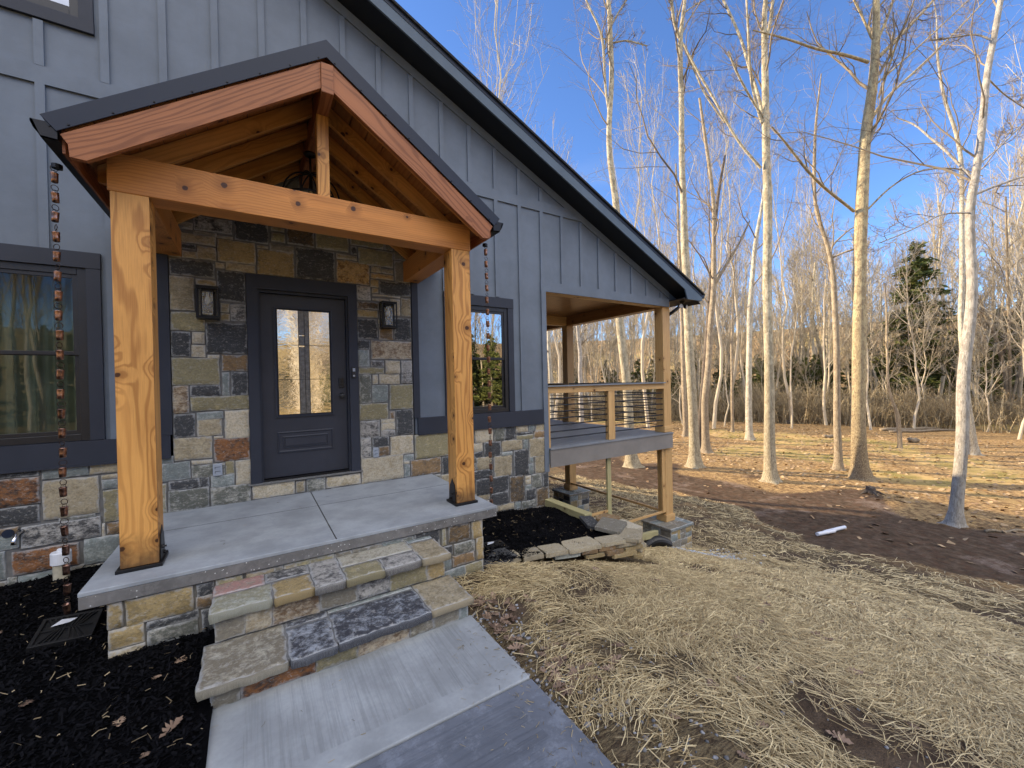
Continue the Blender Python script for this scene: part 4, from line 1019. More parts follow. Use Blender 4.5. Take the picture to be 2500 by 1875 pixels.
def Gh(x, y, detail=True):
    x = np.atleast_1d(np.asarray(x, float)); y = np.atleast_1d(np.asarray(y, float))
    x, y = np.broadcast_arrays(x, y); sh = x.shape; x = x.ravel(); y = y.ravel(); z = np.empty(len(x))
    for i in range(0, len(x), 20000):
        xx, yy = x[i:i+20000], y[i:i+20000]
        z[i:i+20000] = _U((xx[:, None]-cp[None, :, 0])**2+(yy[:, None]-cp[None, :, 1])**2)@W_[:Nc]+W_[Nc]+W_[Nc+1]*xx+W_[Nc+2]*yy
    d = np.hypot(x-5, y)
    far = sstep(24, 42, d)
    fz = np.where(x+.3*y > 0, -3.0, -1.8)
    z = z*(1-far)+fz*far
    dist = np.hypot(x, y); hill = sstep(80, 190, dist)*22.0
    z = z+hill
    if detail:
        am = sstep(1.0, 9, d)
        z += (vnoise(x, y, 2.2)-.5)*.035+(vnoise(x+9, y, .5)-.5)*.10*am+(vnoise(x, y, 6.5)-.5)*.014
    # keep below the walk, the stoop and the beds
    inwalk = (x > -.80) & (x < .86) & (y < -2.1); z = np.where(inwalk, np.minimum(z, -.60), z)
    edge = (x > .80) & (x < 1.10) & (y < -2.3); z = np.where(edge, np.minimum(z, -.540), z)
    z = np.where((x > 1.30) & (x < 3.45) & (y > -1.55) & (y < .3), np.minimum(z, -.90), z)
    z = np.where((x > -1.5) & (x < 1.5) & (y > -2.2) & (y < .3), np.minimum(z, -.62), z)
    return z.reshape(sh)
def gz(x, y): return float(Gh(x, y)[0])

xs = np.unique(np.round(np.concatenate([np.linspace(-220, -30, 20), np.linspace(-30, -3, 28), np.arange(-3, .6, .25), np.arange(.6, 7.4, .075), np.arange(7.4, 14, .16), np.arange(14, 32, .5), np.linspace(32, 80, 40), np.linspace(80, 320, 36)]), 3))
ys = np.unique(np.round(np.concatenate([np.linspace(-260, -40, 20), np.linspace(-40, -9, 32), np.arange(-9, -5.6, .25), np.arange(-5.6, 1.2, .075), np.arange(1.2, 8, .16), np.arange(8, 34, .6), np.linspace(34, 90, 40), np.linspace(90, 320, 32)]), 3))
GX, GY = np.meshgrid(xs, ys); GZ = Gh(GX, GY)
nx, ny = len(xs), len(ys)
V = np.stack([GX.ravel(), GY.ravel(), GZ.ravel()], 1)
ii = (np.arange(ny-1)[:, None]*nx+np.arange(nx-1)[None, :]).ravel()
Fq = np.stack([ii, ii+1, ii+nx+1, ii+nx], 1)
X, Y = GX.ravel(), GY.ravel()
sedge = 10.9+.5*np.sin(Y*.7)+.045*Y+(vnoise(X, Y, .8)-.5)*1.2+np.where(Y < -2, (-2-Y)*.35, 0)
m_straw = sstep(.7, -.5, X-sedge)*sstep(-9, -5, Y+0*X)*0+sstep(.5, -.5, X-sedge)
m_straw = np.where(X < .5, 0, m_straw)
bare = sstep(.55, .72, vnoise(X+31, Y, .9)*.6+vnoise(X, Y+17, 2.7)*.4)
m_dirt = sstep(-.5, .5, X-sedge)*sstep(17.5, 15.0, X+.15*np.abs(Y)+(vnoise(X, Y, .6)-.5)*3.0)
m_grass = .75*sstep(.50, .68, vnoise(X, Y, .13)*.6+vnoise(X+50, Y, .45)*.4)*sstep(17, 22, np.hypot(X, Y))
lawn = ((Y < -9) | (X < -3)) & (X < 16)
m_grass = np.where(lawn, .85, m_grass); m_straw = np.where(lawn & (Y < -9), .35, m_straw)
attrs = {'mask': np.stack([m_straw*(1-.75*bare), m_dirt, m_grass], 1)}
def mk_ground():
    t = NT('ground'); p = t.pos(); m = t.sep(t.attr('mask'))
    n1 = t.noise(p, .9, 6, .62); n2 = t.noise(p, 5., 6, .68); n3 = t.noise(p, 28., 5, .7); n4 = t.noise(p, 90., 3, .7)
    # leaf litter: brown to gold speckle
    vor = t.n('TexVoronoi', feature='F1'); vor.inputs['Scale'].default_value = 11.; t.l(p, vor.inputs['Vector']); vc = t.sep(vor.outputs['Color'])
    lit = t.mix(vc[0], c4((.22, .135, .065)), c4((.58, .38, .17))); lit = t.mix(t.math('MULTIPLY', t.ss(n3, .4, .65), .5), lit, c4((.055, .032, .018)))
    lit = t.mix(t.ss(n2, .5, .75), lit, c4((.66, .45, .19)))
    gr = t.mix(t.ss(n3, .35, .7), c4((.19, .16, .045)), c4((.48, .36, .13))); gr = t.mix(t.ss(n1, .35, .65), gr, c4((.58, .40, .17)))
    dirt = t.mix(t.ss(n2, .35, .7), c4((.075, .050, .031)), c4((.165, .115, .076))); dirt = t.mix(t.math('MULTIPLY', t.ss(n1, .54, .66), t.ss(n3, .3, .6)), dirt, c4((.27, .20, .15)))
    dirt = t.mix(t.math('MULTIPLY', t.math('GREATER_THAN', vc[1], .72), .5), dirt, c4((.13, .07, .04)))
    st = t.noise(t.vmath('MULTIPLY', t.vmath('ADD', p, t.comb(0., 0., 0.)), (7., 38., 20.)), 1., 5, .75, 1.6)
    soil = t.mix(t.ss(n2, .35, .72), c4((.080, .055, .037)), c4((.165, .118, .078)))
    straw = t.mix(t.ss(st, .38, .60), c4((.065, .045, .028)), c4((.235, .180, .100)))
    straw = t.mix(t.math('MULTIPLY', t.ss(n2, .42, .62), .35), straw, soil)
    e = t.math('MULTIPLY', t.math('SUBTRACT', n3, .5), .9)
    c = t.mix(t.ss(t.math('ADD', m[2], e), .35, .65), lit, gr)
    c = t.mix(t.ss(t.math('ADD', m[1], e), .35, .65), c, dirt)
    # next to the house everything that is not straw is bare soil
    x = t.sep(p)
    near = t.ss(x[0], 11.5, 9.5)
    near = t.math('MULTIPLY', near, t.ss(x[0], .0, .8)); near = t.math('MULTIPLY', near, t.ss(x[1], -9.5, -8.))
    c = t.mix(near, c, soil)
    c = t.mix(t.ss(t.math('ADD', m[0], e), .35, .65), c, straw)
    h = t.math('ADD', t.math('MULTIPLY', n3, .6), t.math('MULTIPLY', n4, .3)); h = t.math('ADD', h, t.math('MULTIPLY', n2, .8))
    t.bsdf(c, .95, 0., t.bump(h, .9, .05), .1); return t.m
gnd = np_mesh('ground', V, Fq, mk_ground(), None, attrs, smooth=True); tag(gnd, kind='structure')

# mulch beds
def mk_var(name, a, b, rough=.8, spec=.2):
    t = NT(name); k = t.sep(t.attr('rv')); c = t.mix(k[0], c4(a), c4(b)); t.bsdf(c, rough, 0., None, spec); return t.m
MULCH = simple('black mulch', (.0022, .0022, .0028), .95, 0, .05, .4, 40., .6)
M_CHIP = mk_var('mulch chips', (.0015, .0015, .0020), (.0075, .0075, .0095), .85, .08)
M_STRAW = mk_var('straw', (.26, .180, .080), (.76, .62, .35), .65, .3)
M_LEAF = mk_var('dead oak leaf', (.15, .095, .065), (.36, .25, .17), .7, .3)
M_GRAV = mk_var('grey gravel', (.11, .11, .11), (.36, .36, .37), .85, .2)

def in_left(x, y):
    ok = (x > -8) & (x < -.775) & (y < -.0) & (y > -8.5)
    ok &= ~((x > -1.34) & (y > -1.735)); ok &= ~((x > -.83) & (y > -2.6)); return ok
def zl(x, y):
    x = np.asarray(x, float); y = np.asarray(y, float)
    return -.405-.025*np.clip(-y, 0, 1.8)-.022*np.clip(-y-1.8, 0, 6)-.04*sstep(-1.4, -.77, x)*sstep(-1.5, -2.6, y)+(vnoise(x, y, 3.)-.5)*.05+(vnoise(x, y, 11.)-.5)*.020
def zr(x, y):
    x = np.asarray(x, float); y = np.asarray(y, float)
    return -.70-.06*np.clip(x-2.0, 0, 1.5)+.03*np.clip(-y-.4, 0, 1.3)+(vnoise(x, y, 3.)-.5)*.05+(vnoise(x, y, 11.)-.5)*.022
def bed(name, x0, x1, y0, y1, zf, okf, st, lab):
    xs_ = np.arange(x0, x1+.001, st); ys_ = np.arange(y0, y1+.001, st); a, b = np.meshgrid(xs_, ys_)
    V = np.stack([a.ravel(), b.ravel(), zf(a, b).ravel()], 1); n = len(xs_)
    ii = (np.arange(len(ys_)-1)[:, None]*n+np.arange(n-1)[None, :]).ravel()
    cx_, cy_ = V[ii, 0]+st/2, V[ii, 1]+st/2; ii = ii[okf(cx_, cy_)]
    o = np_mesh(name, V, np.stack([ii, ii+1, ii+n+1, ii+n], 1), MULCH, None, None, True); tag(o, lab, 'mulch', kind='stuff'); return o
bed('mulch', -8, -.735, -8.5, .005, zl, lambda x, y: x > -9, .045, 'black bark mulch bed left of the walk and under the left window')
def in_right(x, y): return (x > 1.35) & (x < 3.53) & (y < .0) & (y > -1.60-.12*(x-1.4)) & ~((x > 3.40) & (y < .1))
bed('mulch', 1.35, 3.50, -1.86, .005, zr, lambda x, y: y > -1.52-.14*(x-1.4), .04, 'black bark mulch bed between the stoop, the house corner and the dry stone edging')

def scatter_quads(N, xy, zf, Lr, Wr, tilt, lift, bend=.0, seed=1, flow=0.):
    """N thin bent strips lying on a surface -> V,F,rv"""
    g = np.random.default_rng(seed); x, y = xy; N = len(x)
    L = g.uniform(Lr[0], Lr[1], N); Wd = g.uniform(Wr[0], Wr[1], N); an = g.uniform(0, 2*np.pi, N)
    if flow:
        fa = (vnoise(x+3, y+7, .55)-.5)*5.2+(vnoise(x+60, y, 1.6)-.5)*2.2-.5+g.normal(0, .42, N); an = np.where(g.random(N) < flow, fa, an)
    dx, dy = np.cos(an), np.sin(an); z = zf(x, y)+g.uniform(lift[0], lift[1], N); sl_ = np.clip(np.tan(g.normal(0, tilt, N)), -.9, .9); roll = g.uniform(-.7, .7, N); bd = g.normal(0, bend, N)
    VV = np.zeros((N, 6, 3))
    for k, t in enumerate((-.5, 0, .5)):
        for j, s_ in enumerate((-.5, .5)):
            off = bd*L*(t*t*4-.5)*.5
            px = x+dx*L*t-dy*(Wd*s_+off); py = y+dy*L*t+dx*(Wd*s_+off)
            pz = z+sl_*L*t+Wd*s_*np.sin(roll)+np.abs(bd)*L*.4*(0 if t else 1)
            VV[:, k*2+j] = np.stack([px, py, pz], 1)
    b = np.arange(N)*6
    Fc = np.concatenate([np.stack([b, b+2, b+3, b+1], 1), np.stack([b+2, b+4, b+5, b+3], 1)])
    rv = np.repeat(g.random(N), 6); return VV.reshape(-1, 3), Fc, np.stack([rv, rv, rv], 1)
g = np.random.default_rng(5)
# chips
n = 62000
x = -.78-np.abs(g.random(n))**1.0*2.9; y = g.uniform(-5.2, -.02, n); k = in_left(x, y); x, y = x[k], y[k]
V, Fc, rv = scatter_quads(0, (x, y), zl, (.010, .045), (.004, .013), .35, (.002, .016), 0., 2)
o = np_mesh('mulch_chips', V, Fc, M_CHIP, None, {'rv': rv}); tag(o, 'shredded bark chips lying on the black mulch left of the walk', 'mulch', kind='stuff')
n = 26000
x = g.uniform(1.37, 3.46, n); y = g.uniform(-1.72, -.01, n); k = in_right(x, y); x, y = x[k], y[k]
V, Fc, rv = scatter_quads(0, (x, y), zr, (.010, .045), (.004, .013), .35, (.002, .016), 0., 3)
o = np_mesh('mulch_chips', V, Fc, M_CHIP, None, {'rv': rv}); tag(o, 'shredded bark chips lying on the black mulch right of the stoop', 'mulch', kind='stuff')

# straw over the seeded soil
def straw_dens(x, y):
    b = vnoise(x+31, y, .9)*.6+vnoise(x, y+17, 2.7)*.4
    return (1-.74*sstep(.50, .68, b))*(.52+.48*sstep(.30, .60, vnoise(x+5, y+80, 1.9)*.55+vnoise(x+15, y+8, 5.5)*.45))-.50*sstep(2.9, 1.6, x+.3*vnoise(x, y, 1.2))*sstep(-2.2, -3.0, y)
def straw_ok(x, y):
    se = 10.9+.5*np.sin(y*.7)+.045*y+(vnoise(x, y, .8)-.5)*1.2+np.where(y < -2, (-2-y)*.35, 0)
    ok = (x > .845) & (x < se)
    ok &= ~((x < 3.95) & (y > -1.66-.15*np.clip(x-1.4, 0, 3)))
    ok &= ~((x > 6.22) & (x < 7.0) & (y > -.3) & (y < .5))
    ok &= ~((x < 1.4) & (y > -1.75))
    tt = np.clip((x-6.12)/.60, 0, 1); ok &= ~((x > 5.95) & (x < 6.95) & (np.abs(y-(.02-.22*tt-1.0*tt*tt)) < .13))
    return ok
def straw_set(n, x0, x1, y0, y1, L, Wd, seed, clear=True):
    g = np.random.default_rng(seed); x = g.uniform(x0, x1, n); y = g.uniform(y0, y1, n)
    k = straw_ok(x, y) & (g.random(n) < straw_dens(x, y)); x, y = x[k], y[k]
    return scatter_quads(0, (x, y), lambda a, b: Gh(a, b), L, Wd, .10, (.003, .026), .12, seed, .48)
parts = [straw_set(84000, .85, 4.2, -5.6, -1.4, (.04, .20), (.0018, .0046), 21), straw_set(74000, 3.5, 7.6, -6.2, 1.6, (.05, .20), (.0028, .0070), 22), straw_set(46000, 4.0, 11.8, -7.5, 8.0, (.08, .28), (.006, .013), 23)]
VV, FF, RR = [], [], []; off = 0
for (V, Fc, rv) in parts: VV.append(V); FF.append(Fc+off); RR.append(rv); off += len(V)
o = np_mesh('straw', np.concatenate(VV), np.concatenate(FF), M_STRAW, None, {'rv': np.concatenate(RR)}); tag(o, 'loose yellow straw spread over the bare soil right of the walk', 'straw', kind='stuff')
# bits of straw and pale bark on the mulch
x = np.concatenate([-.78-g.random(620)*2.4, g.uniform(1.45, 3.2, 150)]); y = np.concatenate([g.uniform(-4.6, -.3, 620), g.uniform(-1.5, -.1, 150)])
k = in_left(x, y) | in_right(x, y); x, y = x[k], y[k]
V, Fc, rv = scatter_quads(0, (x, y), lambda a, b: np.where(a < 0, zl(a, b), zr(a, b))+.010, (.010, .060), (.0018, .006), .2, (.006, .018), .2, 31)
o = np_mesh('straw_bits', V, Fc, mk_var('pale bark bits', (.16, .12, .07), (.42, .33, .20), .7, .2), None, {'rv': rv}); tag(o, 'pale straw and bark bits strewn over the black mulch', 'straw', kind='stuff')

# crumbs and straw blown over the concrete
x = np.concatenate([.83-np.abs(g.normal(0, .16, 260)), g.uniform(-.76, .82, 60), g.uniform(-1.4, 1.45, 26)]); y = np.concatenate([g.uniform(-4.9, -2.66, 320), g.uniform(-1.7, -.1, 26)])
zc = np.concatenate([np.full(320, -.5235), np.full(26, .0012)]); k = x > -.77; x, y, zc = x[k], y[k], zc[k]
V, Fc, rv = scatter_quads(0, (x, y), lambda a, b: zc, (.006, .045), (.0015, .0035), .04, (.001, .004), .2, 33)
o = np_mesh('straw_bits', V, Fc, mk_var('dry bits', (.10, .08, .05), (.45, .37, .22), .7, .2), None, {'rv': rv}); tag(o, 'bits of straw and grit blown over the concrete walk and porch slab', 'straw', kind='stuff')

# fallen oak leaves
def leaf_outline(g, n=5):
    pts = [(-.5, 0)]; 
    for sd in (1, -1):
        seq = []
        for i in range(n):
            t = (i+.5)/n; w = .30*math.sin(math.pi*min(1, t*.85+.12))
            seq += [(-.42+.86*(t-.07), sd*w*.45), (-.42+.86*(t+.01), sd*(w+.06*g.random())), (-.42+.86*(t+.06), sd*(w*.9))]
        if sd == 1: up_ = seq
        else: dn_ = seq
    return pts+dn_+[(.52, 0)]+up_[::-1]
def leaves(xy, zf, size, mat, name, label, seed):
    g = np.random.default_rng(seed); rr = random.Random(seed); V = []; Fc = []; rv = []
    for x, y in xy:
        ol = leaf_outline(rr); s_ = rr.uniform(*size); an = rr.uniform(0, 6.28); cu = rr.uniform(-.5, .9); z = float(zf(x, y))+.014; r_ = rr.random(); tl = rr.uniform(-.3, .3)
        c0 = len(V); V.append((x, y, z)); rv.append((r_,)*3)
        for a, b in ol:
            h = (cu*(b*b)*2.2+.35*a*a*cu+tl*a)*s_+.004
            V.append((x+(a*math.cos(an)-b*math.sin(an))*s_, y+(a*math.sin(an)+b*math.cos(an))*s_, z+max(-.006, h))); rv.append((r_,)*3)
        m = len(ol)
        for i in range(m): Fc.append((c0, c0+1+i, c0+1+(i+1) % m))
    o = np_mesh(name, np.array(V), np.array(Fc), mat, None, {'rv': np.array(rv)}); tag(o, label, 'leaves', kind='stuff')
L1 = [(-1.6, -2.05), (-2.0, -1.35), (-1.35, -2.9), (-1.05, -2.15), (-1.0, -2.75), (-.92, -2.62), (-1.7, -2.6), (-1.15, -2.45), (-1.5, -1.05), (-1.9, -1.9), (-2.1, -2.3), (-.95, -2.05)]
for _ in range(12): L1.append((-.85-rnd.random()*1.6, -4.4+rnd.random()*3.4))
leaves([p for p in L1 if in_left(np.array(p[0]), np.array(p[1]))], zl, (.05, .12), M_LEAF, 'fallen_leaves', 'curled brown oak leaves lying on the left mulch bed', 4)
L2 = [(.93+rnd.random()**2*.5, -2.0-rnd.random()*1.5) for _ in range(70)]+[(1.0+rnd.random()*5, -4.6+rnd.random()*3.0) for _ in range(70)]+[(3.2+rnd.random()*.4, -.9-rnd.random()*.6) for _ in range(10)]
L2 = [p for p in L2 if straw_ok(np.array(p[0]), np.array(p[1]))]
leaves(L2, lambda a, b: Gh(a, b)[0], (.06, .13), M_LEAF, 'fallen_leaves', 'dry brown oak leaves caught in the straw right of the steps', 5)
Ln = []
for _ in range(9000):
    x_ = 11+rnd.random()**1.2*26; y_ = -12+rnd.random()*34
    if x_ > 15+rnd.random()*3 or rnd.random() < .12: Ln.append((x_, y_))
def leafquads():
    P = np.array(Ln); V, Fc, rv = scatter_quads(0, (P[:, 0], P[:, 1]), lambda a, b: Gh(a, b), (.07, .15), (.05, .10), .25, (.005, .03), .0, 8)
    o = np_mesh('leaf_litter', V, Fc, mk_var('leaf litter', (.24, .155, .085), (.52, .37, .21), .8, .2), None, {'rv': rv}); tag(o, 'brown leaf litter covering the woodland clearing', 'leaves', kind='stuff')
leafquads()

# gravel crumbs
def rocks(xy, zf, size, name, label, mat, seed, sub=0):
    g = np.random.default_rng(seed); base = np.array([(1, 0, 0), (-1, 0, 0), (0, 1, 0), (0, -1, 0), (0, 0, 1), (0, 0, -1)], float)
    if True:
        ph = (1+5**.5)/2; base = np.array([(-1, ph, 0), (1, ph, 0), (-1, -ph, 0), (1, -ph, 0), (0, -1, ph), (0, 1, ph), (0, -1, -ph), (0, 1, -ph), (ph, 0, -1), (ph, 0, 1), (-ph, 0, -1), (-ph, 0, 1)])/1.9
        fc = np.array([(0, 11, 5), (0, 5, 1), (0, 1, 7), (0, 7, 10), (0, 10, 11), (1, 5, 9), (5, 11, 4), (11, 10, 2), (10, 7, 6), (7, 1, 8), (3, 9, 4), (3, 4, 2), (3, 2, 6), (3, 6, 8), (3, 8, 9), (4, 9, 5), (2, 4, 11), (6, 2, 10), (8, 6, 7), (9, 8, 1)])
    N = len(xy); P = np.array(xy); s_ = g.uniform(size[0], size[1], N)*g.uniform(.6, 1., N)
    V = base[None]*(1+g.uniform(-.42, .42, (N, 12, 1)))*s_[:, None, None]*np.stack([g.uniform(.8, 1.3, N), g.uniform(.7, 1.1, N), g.uniform(.5, .8, N)], 1)[:, None, :]
    z = zf(P[:, 0], P[:, 1]); V += np.stack([P[:, 0], P[:, 1], z+s_*.25], 1)[:, None, :]
    Fc = (fc[None]+(np.arange(N)*12)[:, None, None]).reshape(-1, 3); rv = np.repeat(g.random(N), 12)
    o = np_mesh(name, V.reshape(-1, 3), Fc, mat, None, {'rv': np.stack([rv]*3, 1)}); tag(o, label, 'gravel', kind='stuff'); return o
gp = []
for (cx_, cy_, n_, r_) in ((1.0, -2.15, 55, .12), (1.03, -2.95, 110, .16), (1.02, -3.5, 130, .16), (1.25, -3.2, 60, .3), (1.2, -4.1, 120, .22), (1.6, -3.5, 50, .4), (2.2, -2.8, 40, .4), (1.5, -4.6, 70, .4), (2.6, -4.2, 30, .6), (1.0, -2.5, 70, .10)):
    for _ in range(n_): gp.append((max(.86, cx_+rnd.gauss(0, r_)), cy_+rnd.gauss(0, r_*1.3)))
gp = [p for p in gp if straw_ok(np.array(p[0]), np.array(p[1]))]
rocks(gp, lambda a, b: Gh(a, b), (.005, .017), 'gravel', 'grey gravel crumbs scattered in the straw along the right edge of the walk', M_GRAV, 12)
gp = []
for _ in range(2600):
    t = rnd.random(); w = .10*(1-t)+.05
    gp.append((6.12+t*.60+rnd.gauss(0, w*.5), .02-.22*t-1.0*t*t+rnd.gauss(0, w)))
for _ in range(260): gp.append((6.9+rnd.gauss(0, .35), -1.0+rnd.gauss(0, .25)))
rocks(gp, lambda a, b: Gh(a, b), (.014, .040), 'gravel', 'trail of pale grey gravel spilling past the near deck pier', mk_var('pale gravel', (.28, .31, .35), (.60, .65, .70), .85), 13)

# ------------------------------------------------------------------ small yard things
# drains
def drain(x0, x1, y0, y1, z, rot, label):
    o = thing('drain_grate', label, 'drain grate', ((x0+x1)/2, (y0+y1)/2, z), 'black catch basins in the mulch')
    w, d = (x1-x0)/2, (y1-y0)/2
    s = MB(); s.box(-w, w, -d, d, -.09, -.012); s.box(-w, -w+.02, -d, d, -.012, .0); s.box(w-.02, w, -d, d, -.012, .0); s.box(-w+.02, w-.02, -d, -d+.02, -.012, .0); s.box(-w+.02, w-.02, d-.02, d, -.012, .0)
    s.build('frame', MAT['drain'], o, bevel=.002)
    s = MB()
    for i in range(9):
        a = -w+.02+(2*w-.04)*(i+.3)/9
        if i < 4 or i > 4: s.bar((a+.005, -d+.02, -.006), (a*.45, 0, -.006), .008, .008); s.bar((a*.45, 0, -.006), (a+.005, d-.02, -.006), .008, .008)
    s.box(-w+.02, w-.02, -.007, .007, -.010, -.002); s.build('grate', MAT['drain'], o)
    o.rotation_euler = rot; return o
d1 = drain(-1.80, -1.50, -1.43, -1.12, -.385, (.14, .08, .05), 'black catch basin with slotted grate tilted in the left mulch bed beside the stoop base')
d2 = drain(1.68, 1.93, -1.32, -1.08, -.655, (.03, .04, -.06), 'black catch basin with slotted grate in the right mulch bed near the stone edging')
for d_, lab in ((d1, 'torn white sticker stuck on the left drain grate'), (d2, 'torn white sticker stuck on the right drain grate')):
    s = MB(); s.quad([(-.09, .03, .0035), (.0, .05, .0035), (.03, .09, .0035), (-.05, .10, .0035)]); s.build('sticker', MAT['pvc'], d_)

cl = thing('cleanout_pipe', 'short white capped pipe standing in the mulch under the left window', 'pipe', (-1.985, -.17, -.42))
s = MB(); s.tube([(-1.985, -.17, -.52), (-1.985, -.17, -.24)], .052, 24); rel(cl, s).build('pipe', simple('aged pvc', (.48, .44, .33), .5, 0, .4, .2, 14.), cl, smooth=False)
s = MB(); s.tube([(-1.985, -.17, -.262), (-1.985, -.17, -.26), (-1.985, -.17, -.165), (-1.985, -.17, -.158), (-1.985, -.17, -.157)], [.058, .066, .066, .060, .03], 28); cap_ = rel(cl, s).build('cap', MAT['pvc'], cl, smooth=False)
s = MB(); s.box(-2.005, -1.965, -.19, -.15, -.1575, -.132); rel(cl, s).build('plug', MAT['pvc'], cap_, bevel=.003)

# landscape timbers
def timber(p0, p1, w, h, label, name='landscape_timber'):
    s = MB(); s.bar(p0, p1, w, h); o = s.build(name, MAT['ptwood'], None, bevel=.008); tag(o, label, 'timber'); return o
timber((3.495, .0, -.754), (3.515, -.93, -.760), .145, .14, 'squared green treated timber running from the house corner to the dry stone edging')
timber((4.15, .30, -1.47), (5.55, -.02, -1.60), .09, .13, 'treated timber lying under the deck behind the skirt rail')
timber((4.75, -.52, -1.50), (5.95, -.18, -1.74), .08, .12, 'treated timber behind the right hand end of the dry stone edging')

# dry stone edging wall
ew = thing('stone_edging', 'low dry stacked fieldstone edging curving round the right mulch bed', 'stone wall', (2.6, -1.7, -.9))
path = [(1.50, -1.46), (1.95, -1.56), (2.45, -1.66), (2.95, -1.76), (3.35, -1.84), (3.62, -1.66), (3.66, -1.30), (3.62, -1.02)]
seg = [math.dist(path[i], path[i+1]) for i in range(len(path)-1)]; TL = sum(seg)
def pat(d):
    for i, L in enumerate(seg):
        if d <= L or i == len(seg)-1:
            a, b = path[i], path[i+1]; t = min(1, d/L); return (a[0]+(b[0]-a[0])*t, a[1]+(b[1]-a[1])*t), math.atan2(b[1]-a[1], b[0]-a[0])
        d -= L
def slabstone(c, ang, L, Wd, H, ty, tilt=(0, 0)):
    s = MB()
    for k in ('ca', 'cb', 'loc', 'half'): s.at[k] = []
    a, b, m = TY[ty]; kk = .85+.3*rnd.random(); n = 18; seed = rnd.random()*30
    prof = [(-.5, .95), (-.47, 1.0), (0, 1.0), (.47, .99), (.5, .95)]
    ol = []
    for i in range(n):
        t = 2*math.pi*i/n; ex = .5*L*math.copysign(abs(math.cos(t))**.22, math.cos(t)); ey = .5*Wd*math.copysign(abs(math.sin(t))**.22, math.sin(t))
        q = 1+rnd.uniform(-.09, .06); ol.append((ex*q, ey*q))
    def add(x, y, z):
        z += x*tilt[0]+y*tilt[1]; X_ = c[0]+x*math.cos(ang)-y*math.sin(ang); Y_ = c[1]+x*math.sin(ang)+y*math.cos(ang)
        s.v.append((X_-ew.location[0], Y_-ew.location[1], c[2]+z-ew.location[2])); s.at['ca'].append(tuple(v*kk for v in a)); s.at['cb'].append(tuple(v*kk for v in b)); s.at['loc'].append((0, 0, seed)); s.at['half'].append((1, 1, m*.6))
    for (zz, q) in prof:
        for (x_, y_) in ol: add(x_*q*(1+rnd.uniform(-.015, .015)), y_*q*(1+rnd.uniform(-.015, .015)), zz*H)
    add(0, 0, .5*H); add(0, 0, -.5*H); P5 = len(prof)
    for i in range(P5-1):
        for k in range(n): s.f.append((i*n+k, i*n+(k+1) % n, (i+1)*n+(k+1) % n, (i+1)*n+k)); s.uv.extend([(0, 0)]*4)
    for k in range(n):
        s.f.append(((P5-1)*n+k, (P5-1)*n+(k+1) % n, P5*n)); s.uv.extend([(0, 0)]*3); s.f.append(((k+1) % n, k, P5*n+1)); s.uv.extend([(0, 0)]*3)
    return s.build('stone', MAT['stone'], ew)
for c_ in range(5):
    top = c_ == 0; d = rnd.random()*.12; d1_ = 0 if top else (.75, 1.15, 1.5, 1.75)[c_-1]
    d += d1_
    while d < TL-.05:
        L = rnd.uniform(.26, .46) if top else rnd.uniform(.18, .36); (px, py), an = pat(min(TL, d+L/2))
        H = rnd.uniform(.036, .052); slp = -.635-.045*max(0, min(TL, d)-.3)*.35
        z = slp-.05-c_*.050+rnd.uniform(-.004, .004)
        out = c_*.012+rnd.uniform(-.01, .012); nxn, nyn = math.sin(an), -math.cos(an)
        slabstone((px+nxn*out, py+nyn*out, z), an+rnd.uniform(-.12, .12), L*.97, rnd.uniform(.20, .28) if top else rnd.uniform(.17, .22), H, rnd.choice('TYWTHTBT' if top else 'TYBWUTW'), (rnd.uniform(-.05, .05), rnd.uniform(-.06, .06)))
        d += L
slabstone((1.62, -1.50, -.665), .12, .50, .30, .045, 'D', (-.02, .03)); slabstone((3.36, -1.52, -.662), .5, .42, .34, .045, 'H', (.02, .05)); slabstone((3.30, -1.20, -.70), 1.2, .40, .20, .045, 'D', (.05, .1))

# corrugated black pipes
def corr(pts, r, label, name='drain_pipe'):
    P = [Vector(p) for p in pts]; out = []; rr = []
    for i in range(len(P)-1):
        n_ = max(2, int((P[i+1]-P[i]).length/.012))
        for k in range(n_): out.append(P[i].lerp(P[i+1], k/n_)); rr.append(r*(1 if (len(out) % 2) else .90))
    s = MB(); s.tube(out, rr, 14); o = s.build(name, MAT['drain'], None); tag(o, label, 'drain pipe'); return o
def arc(p, q, h, n=10):
    p, q = Vector(p), Vector(q); return [tuple(p.lerp(q, i/n)+Vector((0, 0, h*math.sin(math.pi*i/n)))) for i in range(n+1)]
corr(arc((5.30, -.34, -1.86), (6.28, -.20, -2.02), .12), .095, 'black corrugated drain pipe arching beside the near deck pier')
corr([(6.84, .18, -1.46)]+[(6.84+.20*math.sin(a), .18, -1.66+.20*math.cos(a)) for a in [i*.2 for i in range(0, 9)]]+[(7.04, .18, -1.9), (7.04, .18, -2.2)], .055, 'black corrugated elbow behind the near deck post base')

# white pipes lying at the straw edge
for (a, b, lb) in (((1995, 1297), (2037, 1287), 'short white plastic pipe lying on the dirt, lower left one of the pair'), ((2012, 1291), (2062, 1276), 'white plastic pipe lying on the dirt, upper right one of the pair')):
    P = on_plane(a[0], a[1], 2, -2.52); Q = on_plane(b[0], b[1], 2, -2.52); z1 = gz(P[0], P[1])+.07; z2 = gz(Q[0], Q[1])+.07
    s = MB(); d_ = Vector((Q[0]-P[0], Q[1]-P[1], z2-z1)); 
    s.tube([(P[0], P[1], z1), (P[0]+d_[0], P[1]+d_[1], z1+d_[2])], .042, 18); o = s.build('white_pipe', MAT['pvc'], None, smooth=False); tag(o, lb, 'pipe', 'white pipes lying on the dirt')

